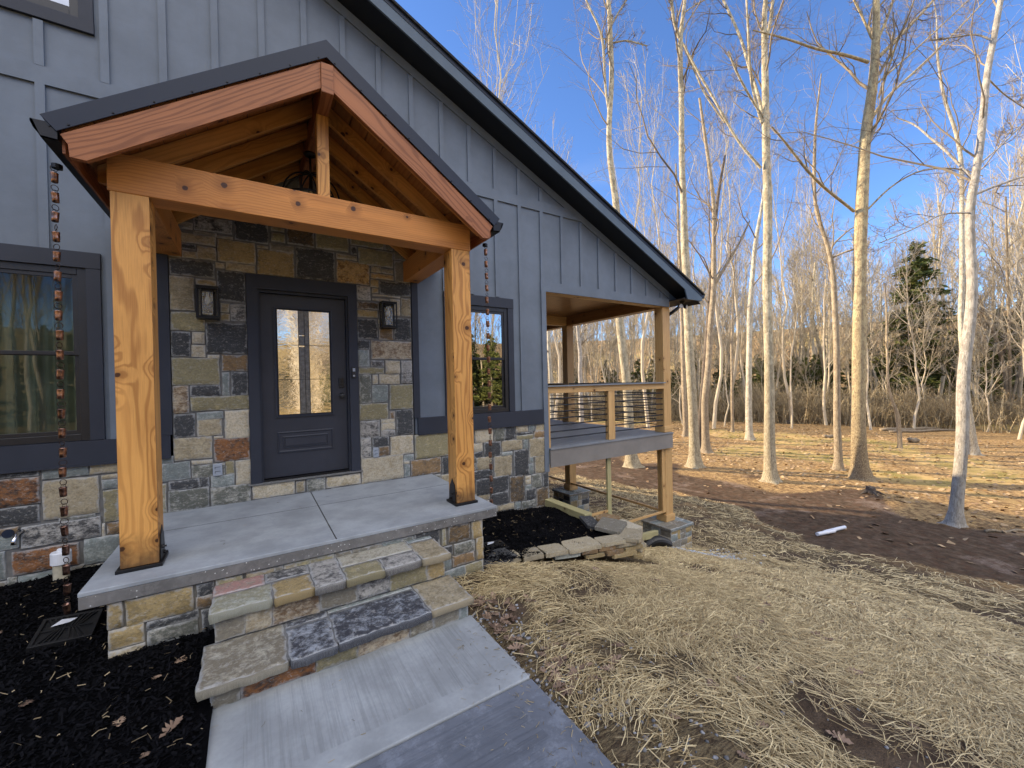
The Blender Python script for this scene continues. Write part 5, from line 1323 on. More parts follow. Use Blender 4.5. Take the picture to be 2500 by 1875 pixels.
# ------------------------------------------------------------------ TREES
def tubes(P, R, S):
    """P (N,K,3), R (N,K) -> verts, quads"""
    N, K, _ = P.shape
    T = np.gradient(P, axis=1); T /= np.linalg.norm(T, axis=2, keepdims=True)+1e-9
    ref = np.where(np.abs(T[..., 2:3]) < .9, np.array([0, 0, 1.]), np.array([1., 0, 0])); ref = ref[:, :1]*np.ones((1, K, 1))
    U_ = np.cross(T, ref); U_ /= np.linalg.norm(U_, axis=2, keepdims=True)+1e-9; Vv = np.cross(T, U_)
    an = np.arange(S)*2*np.pi/S
    V = P[:, :, None, :]+R[:, :, None, None]*(U_[:, :, None, :]*np.cos(an)[None, None, :, None]+Vv[:, :, None, :]*np.sin(an)[None, None, :, None])
    idx = np.arange(N*K*S).reshape(N, K, S); a = idx[:, :-1, :]; b = np.roll(idx, -1, axis=2)[:, :-1, :]; c = np.roll(idx, -1, axis=2)[:, 1:, :]; d = idx[:, 1:, :]
    return V.reshape(-1, 3), np.stack([a, b, c, d], -1).reshape(-1, 4)
def grow(P, R, n, g, lr, ang, trange, up=.25, K=5, wob=.10, rr=.55, rmin=.004, tip=.25):
    """n children on every parent polyline"""
    N, K0, _ = P.shape
    L0 = np.linalg.norm(np.diff(P, axis=1), axis=2).sum(1)
    t = (trange[0]+(trange[1]-trange[0])*((np.arange(n)[None, :]+g.random((N, n)))/n)); f = t*(K0-1); i = np.clip(f.astype(int), 0, K0-2); fr = f-i
    pi_ = np.arange(N)[:, None]
    st_ = P[pi_, i]*(1-fr[..., None])+P[pi_, i+1]*fr[..., None]; tan = P[pi_, i+1]-P[pi_, i]; tan /= np.linalg.norm(tan, axis=-1, keepdims=True)+1e-9
    r0 = R[pi_, i]*(1-fr)+R[pi_, i+1]*fr
    rv = g.normal(size=(N, n, 3)); rv -= (rv*tan).sum(-1, keepdims=True)*tan; rv /= np.linalg.norm(rv, axis=-1, keepdims=True)+1e-9
    a = g.uniform(ang[0], ang[1], (N, n))[..., None]; d = tan*np.cos(a)+rv*np.sin(a)
    L = (L0[:, None]*g.uniform(lr[0], lr[1], (N, n))*(1.15-.65*t)).reshape(-1); d = d.reshape(-1, 3); st_ = st_.reshape(-1, 3)
    r0 = np.maximum(r0.reshape(-1)*rr*g.uniform(.7, 1.05, N*n), rmin)
    M_ = N*n; out = np.zeros((M_, K, 3)); out[:, 0] = st_; cur = st_.copy(); dd = d.copy(); step = (L/(K-1))[:, None]
    for k in range(1, K):
        dd = dd+g.normal(size=(M_, 3))*wob*2; dd[:, 2] += up*.35; dd /= np.linalg.norm(dd, axis=1, keepdims=True); cur = cur+dd*step; out[:, k] = cur
    rad = np.maximum(r0[:, None]*np.linspace(1, tip, K)[None, :], rmin*.7)
    return out, rad

def mk_bark(name, base, patch, dark, low=.5, sc=6., hz=1.0):
    t = NT(name); p = t.pos(); h = t.attr('hgt')
    v = t.noise(t.vmath('MULTIPLY', p, (1., 1., .55)), sc, 6, .7, .5); v2 = t.noise(t.vmath('MULTIPLY', p, (1., 1., .35*hz)), sc*5.5, 6, .75); v3 = t.noise(t.vmath('MULTIPLY', p, (1., 1., .2)), 1.1, 3, .5)
    c = t.mix(t.ss(v, .46, .56), c4(base), c4(patch)); c = t.mix(t.math('MULTIPLY', t.ss(v3, .45, .7), .5), c, c4(patch))
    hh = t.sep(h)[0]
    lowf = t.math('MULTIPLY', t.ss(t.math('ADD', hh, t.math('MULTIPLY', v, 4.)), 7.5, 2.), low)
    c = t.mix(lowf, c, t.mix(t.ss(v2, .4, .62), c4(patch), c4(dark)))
    c = t.mix(t.math('MULTIPLY', t.ss(v2, .54, .62), .8), c, c4(dark))
    c = t.mix(t.math('MULTIPLY', t.ss(v2, .44, .36), .35), c, c4(tuple(min(1, q*1.2) for q in base)))
    t.bsdf(c, .85, 0., t.bump(t.math('ADD', v2, v), .8, .03), .15); return t.m
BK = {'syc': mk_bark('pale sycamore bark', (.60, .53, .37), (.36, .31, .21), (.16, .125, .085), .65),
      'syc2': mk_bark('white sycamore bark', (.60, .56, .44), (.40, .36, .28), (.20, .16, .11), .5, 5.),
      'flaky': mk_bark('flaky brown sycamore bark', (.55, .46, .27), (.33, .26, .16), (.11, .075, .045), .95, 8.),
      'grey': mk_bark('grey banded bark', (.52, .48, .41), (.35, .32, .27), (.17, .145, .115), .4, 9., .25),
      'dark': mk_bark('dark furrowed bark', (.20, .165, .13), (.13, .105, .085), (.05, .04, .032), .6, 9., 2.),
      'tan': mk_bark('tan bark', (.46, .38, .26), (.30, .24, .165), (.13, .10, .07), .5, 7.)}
M_TWIG = mk_var('pale twigs', (.13, .10, .07), (.40, .33, .24), .85, .15)
M_TWIGF = mk_var('far twigs', (.19, .16, .11), (.60, .52, .38), .9, .1)
M_WHITE = mk_var('white upper limbs', (.42, .38, .30), (.62, .58, .47), .85, .15)

def ground_hit(s, t):
    d = 3.0; r_ = ray(s, t); last = d
    while d < 140:
        p = CAM+r_*d
        if p[2] < gz(p[0], p[1]):
            for _ in range(12):
                m = (last+d)/2; p = CAM+r_*m
                if p[2] < gz(p[0], p[1]): d = m
                else: last = m
            return d
        last = d; d *= 1.01
    return None
def smooth_path(pts, n):
    P = np.array(pts, float); d = np.r_[0, np.cumsum(np.linalg.norm(np.diff(P[:, :3], axis=0), axis=1))]; t = np.linspace(0, d[-1], n)
    Q = np.stack([np.interp(t, d, P[:, k]) for k in range(P.shape[1])], 1)
    for _ in range(2): Q[1:-1] = Q[1:-1]*.5+(Q[:-2]+Q[2:])*.25
    return Q
def hero(label, base, trunk, bark, limbs=(), seed=0, dens=1.0, dep=None, extend=3.0, auto=9, tr=(.45, .98), ang=(.35, .9), lr=(.16, .38), twm=None, name='bare_tree', up=.3, ivy=False):
    g = np.random.default_rng(seed); d = dep or ground_hit(*base)
    kx = d/F
    def wp(q, dd=0.): p = at_depth(q[0], q[1], d+dd); return [p[0], p[1], p[2], q[2]*.5*kx*math.cos(math.atan((q[0]-1250)/F))]
    T = [wp((base[0], base[1]+2, trunk[0][2]*1.15))]+[wp(q) for q in trunk]
    b0 = T[0][:3]
    # continue above the frame
    if extend:
        a, b = np.array(T[-2][:3]), np.array(T[-1][:3]); v = (b-a)/np.linalg.norm(b-a); v[2] += .4; v /= np.linalg.norm(v); r_ = T[-1][3]
        for k in range(1, 5): q = b+v*extend*k/4*1.0+g.normal(size=3)*.06*extend; T.append([*q, r_*(1-.22*k)])
    TP = smooth_path(T, 46)
    TP[:, :3] += np.stack([np.sin(np.arange(46)*.7+seed)*.25, np.cos(np.arange(46)*.55+seed)*.25, np.zeros(46)], 1)*TP[:, 3:4]*.5
    TP[0, 3] *= 1.15; TP[1, 3] *= 1.04
    o = thing(name, label, 'tree', tuple(b0), 'bare trees in the clearing')
    TB = np.array([np.r_[TP[0, :3]+(TP[1, :3]-TP[0, :3])*f_, TP[0, 3]*q_] for f_, q_ in ((-.12, 1.75), (.0, 1.5), (.10, 1.28), (.26, 1.12), (.5, 1.03))]); TP2 = np.concatenate([TB, TP[1:]])
    V, Fc = tubes(TP2[None, :, :3], TP2[None, :, 3], 16)
    Vr = V.reshape(-1, 16, 3); th = np.arange(16)*2*np.pi/16
    for i_ in range(len(Vr)):
        c_ = TP2[i_, :3]; lob = (.30, .26, .17, .09, .04)[i_] if i_ < 5 else .02
        Vr[i_] = c_+(Vr[i_]-c_)*(1+lob*np.sin(4*th+seed+.3*i_)+lob*.5*np.sin(7*th+seed*2))[:, None]
    V = Vr.reshape(-1, 3)
    # root flare
    hz_ = V[:, 2]-b0[2]
    L_ = [np.array(V)]; FF_ = [Fc]; off = len(V)
    major = []
    for lb in limbs:
        q = []; dd = 0; sgn = g.uniform(-1, 1)
        for i, c in enumerate(lb): q.append(wp(c, sgn*i*.35*(d/12)))
        LP = smooth_path(q, 14); major.append(LP); v_, f_ = tubes(LP[None, :, :3], LP[None, :, 3], 8); L_.append(v_); FF_.append(f_+off); off += len(v_)
    V = np.concatenate(L_); Fc = np.concatenate(FF_)
    hg = np.stack([V[:, 2]-b0[2]]*3, 1)
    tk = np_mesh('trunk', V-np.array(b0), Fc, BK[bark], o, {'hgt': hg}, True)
    # crown
    P0 = TP[None, ::3, :3]; R0 = TP[None, ::3, 3]
    vs, fs, rvs = [], [], []; off = 0
    def add(P, R, S):
        nonlocal off
        v_, f_ = tubes(P, R, S); vs.append(v_); fs.append(f_+off); off += len(v_); rvs.append(np.repeat(g.random(len(P)), P.shape[1]*S))
    l1, r1 = grow(P0, R0, auto, g, lr, ang, tr, up, 8, .09, .42, .010)
    sets = [(l1, r1)]
    if major:
        MP = np.stack([m[:, :3] for m in major]); MR = np.stack([m[:, 3] for m in major])
        m1, q1 = grow(MP, MR, 6, g, (.25, .5), (.4, 1.0), (.2, 1.), .2, 8, .10, .5, .008); sets.append((m1, q1))
    add(l1, r1, 5)
    if major: add(m1, q1, 5)
    A = np.concatenate([s_[0] for s_ in sets]); B = np.concatenate([s_[1] for s_ in sets])
    l2, r2 = grow(A, B, int(8*dens), g, (.34, .70), (.4, 1.0), (.15, 1.), .22, 6, .12, .5, .0055); add(l2, r2, 4)
    l3, r3 = grow(l2, r2, int(6*dens), g, (.35, .7), (.4, 1.0), (.15, 1.), .15, 4, .13, .6, .0038); add(l3, r3, 3)
    V = np.concatenate(vs)-np.array(b0); Fc = np.concatenate(fs); rv = np.concatenate(rvs)
    np_mesh('crown', V, Fc, twm or M_TWIG, o, {'rv': np.stack([rv]*3, 1)})
    return o, d

hero('big flaky barked sycamore, largest trunk in the clearing, one long limb reaching left', (2099, 1167), [(2098, 1140, 44), (2097, 1060, 38), (2097, 943, 37), (2096, 785, 36), (2102, 627, 33), (2102, 532, 35), (2102, 475, 32), (2112, 348, 29), (2127, 253, 27), (2134, 158, 25), (2137, 95, 22), (2142, 0, 19)], 'flaky',
  [[(2120, 152, 10), (2063, 133, 9), (1990, 120, 7), (1940, 100, 6), (1882, 84, 5), (1838, 74, 3)], [(2129, 95, 7), (2104, 38, 6), (2080, -10, 5)], [(2137, 110, 9), (2160, 60, 8), (2185, -10, 6)], [(2145, 140, 12), (2196, 89, 11), (2243, 41, 9), (2290, -12, 7)],
   [(2128, 290, 10), (2151, 247, 9), (2211, 196, 8), (2275, 136, 7), (2338, 73, 6), (2420, -14, 5)], [(2145, 240, 7), (2165, 180, 6), (2190, 100, 6), (2215, 50, 5), (2235, -10, 4)], [(2140, 205, 6), (2180, 170, 6), (2259, 100, 5), (2370, -5, 4)],
   [(2085, 516, 9), (2040, 480, 8), (2003, 452, 8), (1958, 402, 7), (1920, 350, 6), (1885, 310, 4)], [(2120, 510, 6), (2173, 455, 5), (2243, 414, 5), (2338, 408, 4), (2400, 430, 3)]], 41, 1., auto=10, tr=(.5, .98))
hero('pale straight sycamore in the middle of the clearing, forking high near the top edge', (1882, 1174), [(1881, 1140, 30), (1879, 1040, 27), (1877, 900, 24), (1874, 785, 23), (1874, 627, 23), (1873, 500, 22), (1872, 400, 20), (1871, 316, 19), (1866, 190, 18), (1866, 95, 15), (1868, -5, 12)], 'syc',
  [[(1868, 110, 10), (1880, 60, 9), (1888, -8, 8)], [(1862, 280, 9), (1849, 220, 9), (1832, 180, 9), (1814, 105, 8), (1790, 50, 7), (1762, -8, 7)], [(1860, 300, 8), (1845, 250, 8), (1832, 190, 7), (1829, 130, 7), (1826, 60, 6), (1822, -8, 5)], [(1862, 285, 7), (1830, 235, 6), (1800, 180, 6), (1778, 125, 5)],
   [(1858, 411, 8), (1800, 345, 7), (1740, 235, 6), (1700, 170, 6), (1669, 108, 5)]], 42, 1., auto=9, tr=(.6, .98))
hero('pale sycamore just right of the deck, the nearest trunk beside the eave', (1699, 1140), [(1698, 1110, 28), (1694, 1054, 25), (1685, 900, 23), (1680, 780, 22), (1677, 663, 20), (1670, 600, 20), (1669, 525, 16), (1664, 316, 14), (1661, 180, 13), (1661, 95, 12), (1668, 30, 9), (1674, -5, 8)], 'syc',
  [[(1658, 92, 9), (1645, 50, 8), (1638, -8, 7)], [(1664, 100, 5), (1690, 160, 5), (1720, 230, 5), (1770, 300, 5), (1850, 400, 6)][:4], [(1672, 30, 4), (1700, 10, 3), (1740, -10, 3)]], 43, 1., auto=9, tr=(.5, .98))
hero('grey banded trunk at the right edge of the clearing with its foot in shadow', (2334, 1282), [(2335, 1250, 36), (2342, 1150, 34), (2350, 1036, 34), (2350, 975, 38), (2357, 880, 34), (2370, 785, 32), (2373, 690, 29), (2368, 595, 26), (2368, 500, 25), (2385, 427, 23), (2396, 316, 22), (2407, 190, 20), (2428, 95, 18), (2444, -5, 17)], 'grey',
  [[(2378, 440, 10), (2340, 400, 8), (2306, 364, 8), (2268, 335, 7), (2234, 301, 6), (2189, 288, 4)], [(2380, 475, 9), (2433, 453, 8), (2500, 430, 7), (2560, 420, 5)], [(2425, 100, 7), (2385, 82, 6), (2338, 90, 5), (2270, 98, 4)], [(2372, 520, 6), (2300, 520, 5), (2230, 560, 4), (2150, 592, 3)], [(2392, 400, 7), (2440, 360, 5), (2500, 300, 5)], [(2410, 190, 6), (2450, 230, 5), (2510, 270, 4)]], 44, 1., auto=9, tr=(.5, .98))
hero('pale grey trunk standing behind the grey banded one', (2377, 1110), [(2374, 1080, 26), (2362, 1000, 20), (2355, 900, 17), (2344, 785, 15), (2349, 658, 14), (2349, 500, 13), (2347, 395, 13), (2335, 316, 11), (2306, 247, 9), (2290, 158, 7), (2285, 90, 5)], 'syc2', [], 45, .9, auto=9)
hero('slim bent trunk with a crooked top between the two biggest sycamores', (2045, 1146), [(2046, 1120, 22), (2044, 1050, 19), (2044, 943, 17), (2040, 785, 16), (2037, 690, 15), (2025, 611, 12), (2010, 570, 11), (2002, 547, 10), (1990, 500, 9), (1987, 411, 9), (1990, 320, 7), (1997, 253, 5), (2005, 180, 3)], 'tan', [[(2027, 608, 6), (2040, 590, 6), (2080, 555, 4), (2120, 545, 3)], [(2030, 630, 6), (2070, 612, 5), (2120, 600, 3)]], 46, .9, auto=10, extend=.0)
hero('slim white trunk leaning toward the middle sycamore from the left', (1829, 1074), [(1829, 1050, 18), (1828, 900, 14), (1830, 785, 13), (1834, 700, 12), (1841, 627, 11), (1850, 560, 10), (1860, 500, 8), (1872, 420, 6), (1880, 330, 4)], 'syc2', [], 47, .9, auto=8, extend=.0)
hero('pale trunk seen through the porch opening behind the deck railing', (1545, 1140), [(1543, 1120, 28), (1538, 1050, 24), (1530, 935, 22), (1520, 850, 21), (1510, 773, 19), (1509, 650, 18), (1508, 540, 17), (1500, 470, 16), (1490, 400, 14), (1487, 370, 13), (1489, 262, 13), (1493, 200, 12), (1491, 100, 12), (1488, -5, 10)], 'syc',
  [[(1486, 270, 6), (1477, 210, 6), (1474, 120, 6), (1468, 70, 6), (1448, 40, 5), (1428, -8, 4)], [(1493, 60, 5), (1510, 30, 4), (1535, -8, 4)], [(1495, 105, 4), (1530, 98, 4), (1580, 112, 3)], [(1474, 125, 4), (1490, 60, 4), (1497, 40, 3)]], 48, .9, auto=9, tr=(.6, .98))
hero('pale leaning trunk right behind the one beside the eave, forking at eave height', (1726, 1104), [(1724, 1080, 20), (1719, 980, 17), (1729, 900, 16), (1735, 800, 15), (1739, 740, 14), (1742, 700, 14), (1744, 600, 11), (1742, 500, 10), (1735, 420, 9), (1720, 330, 8), (1708, 240, 6)], 'tan', [[(1748, 690, 9), (1770, 650, 8), (1802, 600, 6), (1830, 540, 4)]], 49, .9, auto=9, extend=.0)
hero('dark trunk leaning right close behind the eave side sycamore', (1706, 1098), [(1708, 1050, 16), (1714, 980, 14), (1722, 880, 13), (1735, 700, 11), (1742, 600, 10), (1752, 480, 8), (1770, 380, 6)], 'dark', [], 50, .8, auto=10, extend=.0)
hero('thin trunk left of the eave side sycamore in the sunlit leaves', (1674, 1065), [(1673, 1040, 13), (1668, 900, 11), (1664, 760, 9), (1660, 640, 8), (1655, 520, 6), (1650, 400, 4)], 'tan', [], 51, .8, auto=9, extend=.0)
hero('thin sapling standing between the eave side pair and the leaning white trunk', (1788, 1054), [(1788, 1030, 8), (1787, 940, 7), (1786, 840, 6), (1790, 720, 4), (1796, 620, 3)], 'tan', [], 52, .8, auto=8, extend=.0)
hero('bent little tree with a crooked knee in front of the cut logs', (2196, 1094), [(2197, 1070, 12), (2195, 1040, 13), (2191, 1010, 12), (2180, 985, 8), (2169, 945, 7), (2167, 911, 7), (2165, 830, 6), (2164, 753, 5), (2160, 690, 4)], 'tan', [], 53, .9, auto=8, extend=.0)
hero('pale curved trunk beyond the slim bent one, at the far side of the clearing', (2018, 1018), [(2020, 990, 12), (2012, 900, 10), (2002, 850, 9), (1990, 810, 9), (1984, 780, 8), (1985, 700, 6), (1990, 640, 4)], 'syc', [], 54, .9, auto=9, extend=.0)
hero('thin straight pale pole of a tree left of the little crooked one', (2158, 1026), [(2158, 1000, 7), (2155, 900, 6), (2152, 800, 5), (2150, 700, 4)], 'syc2', [], 55, .8, auto=8, extend=.0)
hero('cluster stem leaning right at the far right edge of the clearing', (2463, 1035), [(2462, 1000, 15), (2455, 920, 13), (2440, 850, 12), (2420, 800, 10), (2400, 760, 8), (2392, 720, 6)], 'tan', [[(2466, 1000, 8), (2480, 940, 8), (2492, 880, 7), (2500, 820, 5)], [(2464, 990, 9), (2466, 900, 9), (2462, 760, 8), (2458, 600, 7), (2455, 480, 5)]], 56, 1., auto=10, extend=.0)
hero('sunlit stem just right of the grey banded trunk', (2385, 1040), [(2385, 1010, 8), (2381, 900, 7), (2379, 800, 6), (2380, 700, 4)], 'syc', [], 57, .8, auto=8, extend=.0)
hero('white trunk left of the deck opening, seen over the railing', (1352, 1098), [(1350, 1060, 12), (1346, 960, 10), (1342, 880, 9), (1338, 800, 8), (1336, 720, 7), (1334, 600, 5)], 'syc2', [], 58, .8, auto=8, extend=.0)
hero('thin grey trunk in the deck opening between the railing posts', (1420, 1080), [(1420, 1040, 12), (1418, 960, 11), (1416, 860, 10), (1413, 820, 9), (1405, 770, 6), (1400, 700, 4)], 'grey', [[(1416, 840, 6), (1424, 800, 5), (1430, 740, 3)]], 59, .8, auto=8, extend=.0)

# forest trees (one mesh per kind, copied)
def forest_mesh(seed, H, r, first, n1, lr, ang, up, n2, n3, wob=.03, rm=(.028, .020, .015)):
    g = np.random.default_rng(seed); K = 12; z = np.linspace(0, H, K); P = np.zeros((1, K, 3)); P[0, :, 2] = z; w = np.cumsum(g.normal(size=(K, 2))*wob*H/K*3, 0); P[0, :, :2] = w-w[0]
    R = (r*(1-.86*(z/H)**.8))[None]; vs, fs, rv = [], [], []; off = 0
    def add(P, R, S, lo, hi):
        nonlocal off
        v_, f_ = tubes(P, R, S); vs.append(v_); fs.append(f_+off); off += len(v_); rv.append(np.repeat(g.uniform(lo, hi, len(P)), P.shape[1]*S))
    add(P, R, 8, .9, 1.)
    l1, r1 = grow(P, R, n1, g, lr, ang, (first, .98), up, 7, .07, .45, rm[0]); add(l1, r1, 4, .4, 1.)
    l2, r2 = grow(l1, r1, n2, g, (.3, .6), (.35, .9), (.15, 1.), up*.8, 5, .10, .5, rm[1]); add(l2, r2, 3, .2, 1.)
    l3, r3 = grow(l2, r2, n3, g, (.35, .7), (.4, 1.), (.1, 1.), up*.6, 4, .12, .6, rm[2]); add(l3, r3, 3, 0., .8)
    V = np.concatenate(vs); Fc = np.concatenate(fs); rv = np.concatenate(rv)
    return V, Fc, {'rv': np.stack([rv]*3, 1)}
RM = (.026, .016, .010)
KINDS = [(61, 21, .20, .40, 20, (.16, .36), (.30, .65), .5, 7, 6, .03, RM), (62, 18, .15, .32, 20, (.18, .38), (.35, .8), .45, 7, 6, .03, RM), (63, 15, .12, .25, 20, (.2, .4), (.4, .9), .4, 7, 6, .03, RM), (64, 23, .24, .48, 18, (.2, .4), (.25, .6), .55, 7, 6, .03, RM), (65, 9, .07, .2, 18, (.24, .5), (.4, 1.), .35, 6, 6, .05, RM), (66, 13, .085, .35, 16, (.2, .42), (.35, .8), .4, 6, 6, .05, RM)]
KINDS += [(67, 29, .19, .42, 14, (.26, .50), (.22, .55), .62, 6, 7, .045, (.026, .013, .007)), (68, 25, .16, .30, 14, (.28, .52), (.28, .62), .58, 6, 7, .045, (.026, .013, .007))]
protos = []
FL = 'slender bare tree in the far woods'
FLAB = ['tall bare tree with an upswept crown in the far woods', 'middling bare tree with a spreading crown in the far woods', 'bare tree branching low in the far woods', 'tall bare tree with a high fanned crown in the far woods', 'small bushy bare tree at the edge of the far woods', 'small slender bare tree at the edge of the far woods', 'very tall bare tree with a vase shaped crown rising above the clearing', 'tall bare tree with fine upswept branches rising behind the clearing']
for k in KINDS:
    V, Fc, at_ = forest_mesh(*k); o = np_mesh('bare_tree', V, Fc, M_TWIGF, None, at_); protos.append(o)
used = [False]*len(protos)
def put(kind, x, y, sc, rz, grp, label, zoff=0.):
    o = protos[kind]
    if used[kind]: o = o.copy(); COL.objects.link(o)
    used[kind] = True
    o.location = (x, y, gz(x, y)-.1+zoff); o.rotation_euler = (0, 0, rz); o.scale = (sc, sc, sc*rnd.uniform(.92, 1.1)); tag(o, label, 'tree', grp); return o
fr = random.Random(77)
def polar(azd, dist): a = math.radians(azd); return CAM[0]+dist*math.sin(a), CAM[1]+dist*math.cos(a)
cnt = 0
# trees past the nearest three hundred: one object for the deep woods, one for the woods behind the viewer
LOW = [forest_mesh(81, 20, .19, .38, 16, (.16, .36), (.3, .7), .5, 5, 4, .03, (.03, .022, .018))[:2], forest_mesh(82, 16, .14, .28, 16, (.2, .4), (.35, .85), .4, 5, 4, .03, (.03, .022, .018))[:2], forest_mesh(83, 23, .22, .45, 15, (.2, .4), (.25, .6), .5, 5, 4, .03, (.03, .022, .018))[:2]]
def mass(name, spots, label):
    vs, fs, rv = [], [], []; off = 0; g = np.random.default_rng(len(spots))
    for (x, y) in spots:
        V, Fc = LOW[g.integers(3)]; a = g.uniform(0, 6.28); sc = g.uniform(.85, 1.15); ca, sa = math.cos(a), math.sin(a)
        Q = np.stack([V[:, 0]*ca-V[:, 1]*sa, V[:, 0]*sa+V[:, 1]*ca, V[:, 2]], 1)*sc+np.array([x, y, gz(x, y)-.1]); vs.append(Q); fs.append(Fc+off); off += len(Q); rv.append(np.full(len(Q), g.uniform(.35, 1.)))
    rv = np.concatenate(rv); o = np_mesh(name, np.concatenate(vs), np.concatenate(fs), M_TWIGF, None, {'rv': np.stack([rv]*3, 1)}); tag(o, label, 'woods', kind='stuff')
sp1 = []
for (d0, d1, n_) in ((72, 92, 60), (92, 122, 50)):
    for i in range(n_): sp1.append(polar(16+74*(i+fr.random())/n_, fr.uniform(d0, d1)))
mass('deep_woods', sp1, 'bare woods receding behind the nearer trees of the far woods')
sp2 = [(-40+86*(i+fr.random())/70, fr.uniform(-62, -40)) for i in range(70)]+[(-5+18*(i+fr.random())/34, fr.uniform(-70, -40)) for i in range(34)]
for i in range(60):
    azd = 118+180*(i+fr.random())/60; sp2.append(polar(azd, fr.uniform(46, 66)))
mass('woods_behind', sp2, 'bare woods beyond the front lawn, mirrored in the door glass and windows')
rows = [(45, 52, 50, (4, 5, 2, 4)), (52, 60, 56, (2, 1, 5, 1, 0)), (60, 72, 56, (0, 1, 3, 2))]
for (d0, d1, n_, ks) in rows:
    for i in range(n_):
        azd = 16+74*(i+fr.random())/n_; x, y = polar(azd, fr.uniform(d0, d1)); k = fr.choice(ks)
        put(k, x, y, fr.uniform(.8, 1.15), fr.uniform(0, 6.28), 'bare trees of kind %d in the far woods' % (k+1), FLAB[k]); cnt += 1
# a few nearer tall ones whose crowns show above the roof
for (s_, d_, k, sc) in ((1215, 30, 6, 1.08), (1245, 36, 7, 1.2), (1352, 38, 7, 1.0), (1392, 36, 7, .9), (1440, 44, 7, .85), (1580, 34, 7, 1.05), (1618, 38, 6, .92), (1740, 33, 7, .98), (1785, 40, 6, .95), (1930, 36, 7, .90), (1985, 44, 6, .8), (2200, 46, 7, .75), (2290, 44, 6, .72), (2440, 38, 7, .95), (2490, 33, 7, .95), (2540, 38, 6, 1.0)):
    p = CAM+ray(s_, 905)*d_/1.0; put(k, p[0], p[1], sc, fr.uniform(0, 6.28), 'bare trees of kind %d in the far woods' % (k+1), FLAB[k])
for i in range(16):      # slim pole trees along the near edge of the woods
    azd = 34+52*(i+fr.random())/16; x, y = polar(azd, fr.uniform(39, 46)); k = fr.choice((5, 5, 4, 2))
    put(k, x, y, fr.uniform(.75, 1.15), fr.uniform(0, 6.28), 'bare trees of kind %d in the far woods' % (k+1), FLAB[k])
# a leaning pale sycamore in the front lawn, only seen mirrored in the door glass
def lawn_tree(x, y, lx, H, r, label, seed):
    g = np.random.default_rng(seed); K = 14; t = np.linspace(0, 1, K); z0 = gz(x, y); o = thing('bare_tree', label, 'tree', (x, y, z0), 'bare trees in the front lawn')
    P = np.stack([lx*t**1.2*H+.12*np.sin(t*7), .03*H*t, H*t-.1], 1)[None]; R = (r*(1-.75*t))[None]; V, Fc = tubes(P, R, 12); np_mesh('trunk', V, Fc, BK['syc2'], o, {'hgt': np.stack([V[:, 2]]*3, 1)}, True)
    l1, r1 = grow(P, R, 14, g, (.16, .36), (.35, .9), (.42, .97), .3, 7, .09, .42, .012); l2, r2 = grow(l1, r1, 6, g, (.3, .6), (.4, 1.), (.15, 1.), .2, 5, .12, .5, .008); l3, r3 = grow(l2, r2, 5, g, (.3, .6), (.4, 1.), (.15, 1.), .2, 4, .12, .5, .006)
    vs, fs = [], []; off = 0
    for A, B, S in ((l1, r1, 5), (l2, r2, 4), (l3, r3, 3)):
        v_, f_ = tubes(A, B, S); vs.append(v_); fs.append(f_+off); off += len(v_)
    V = np.concatenate(vs); np_mesh('crown', V, np.concatenate(fs), M_WHITE, o, {'rv': np.full((len(V), 3), .6)})
lawn_tree(1.95, -19.5, -.16, 19, .24, 'leaning white sycamore in the front lawn, mirrored in the door glass', 91)
lawn_tree(15.5, -17.5, .05, 20, .30, 'white sycamore in the front lawn, mirrored large in the right window', 92)
lawn_tree(13.6, -16.5, .10, 17, .20, 'slim white sycamore beside the large one, mirrored in the right window', 93)

# far undergrowth
def brush():
    g = np.random.default_rng(9); n = 15000; az_ = np.radians(g.uniform(14, 92, n)); d = 43+g.random(n)**1.3*30; x = CAM[0]+d*np.sin(az_); y = CAM[1]+d*np.cos(az_)
    clump = vnoise(x, y, .22); k = g.random(n) < sstep(.25, .55, clump)+.25; x, y, d = x[k], y[k], d[k]; n = len(x)
    z = Gh(x, y); H = g.uniform(.8, 3.8, n)*(.6+.6*vnoise(x, y, .1)); K = 5; P = np.zeros((n, K, 3)); lean = g.normal(size=(n, 2))*.22; c2 = g.normal(size=(n, 2))*.3
    for k_ in range(K):
        t = k_/(K-1); P[:, k_, 0] = x+(lean[:, 0]*t+c2[:, 0]*t*t)*H; P[:, k_, 1] = y+(lean[:, 1]*t+c2[:, 1]*t*t)*H; P[:, k_, 2] = z+H*(t-.12*t*t)
    R = np.linspace(1, .4, K)[None, :]*g.uniform(.014, .034, n)[:, None]
    v1, f1 = tubes(P, R, 3); r1 = np.repeat(g.random(n), K*3)
    c, rc = grow(P, R, 5, g, (.3, .6), (.4, 1.), (.2, 1.), .2, 4, .12, .6, .012); v2, f2 = tubes(c, rc, 3); r2 = np.repeat(g.random(len(c)), 12)
    V = np.concatenate([v1, v2]); Fc = np.concatenate([f1, f2+len(v1)]); rv = np.concatenate([r1, r2])
    o = np_mesh('undergrowth', V, Fc, mk_var('undergrowth', (.20, .155, .090), (.60, .50, .32), .9, .1), None, {'rv': np.stack([rv]*3, 1)})
    tag(o, 'tangle of tan leafless brush along the foot of the far woods', 'brush', kind='stuff')
brush()

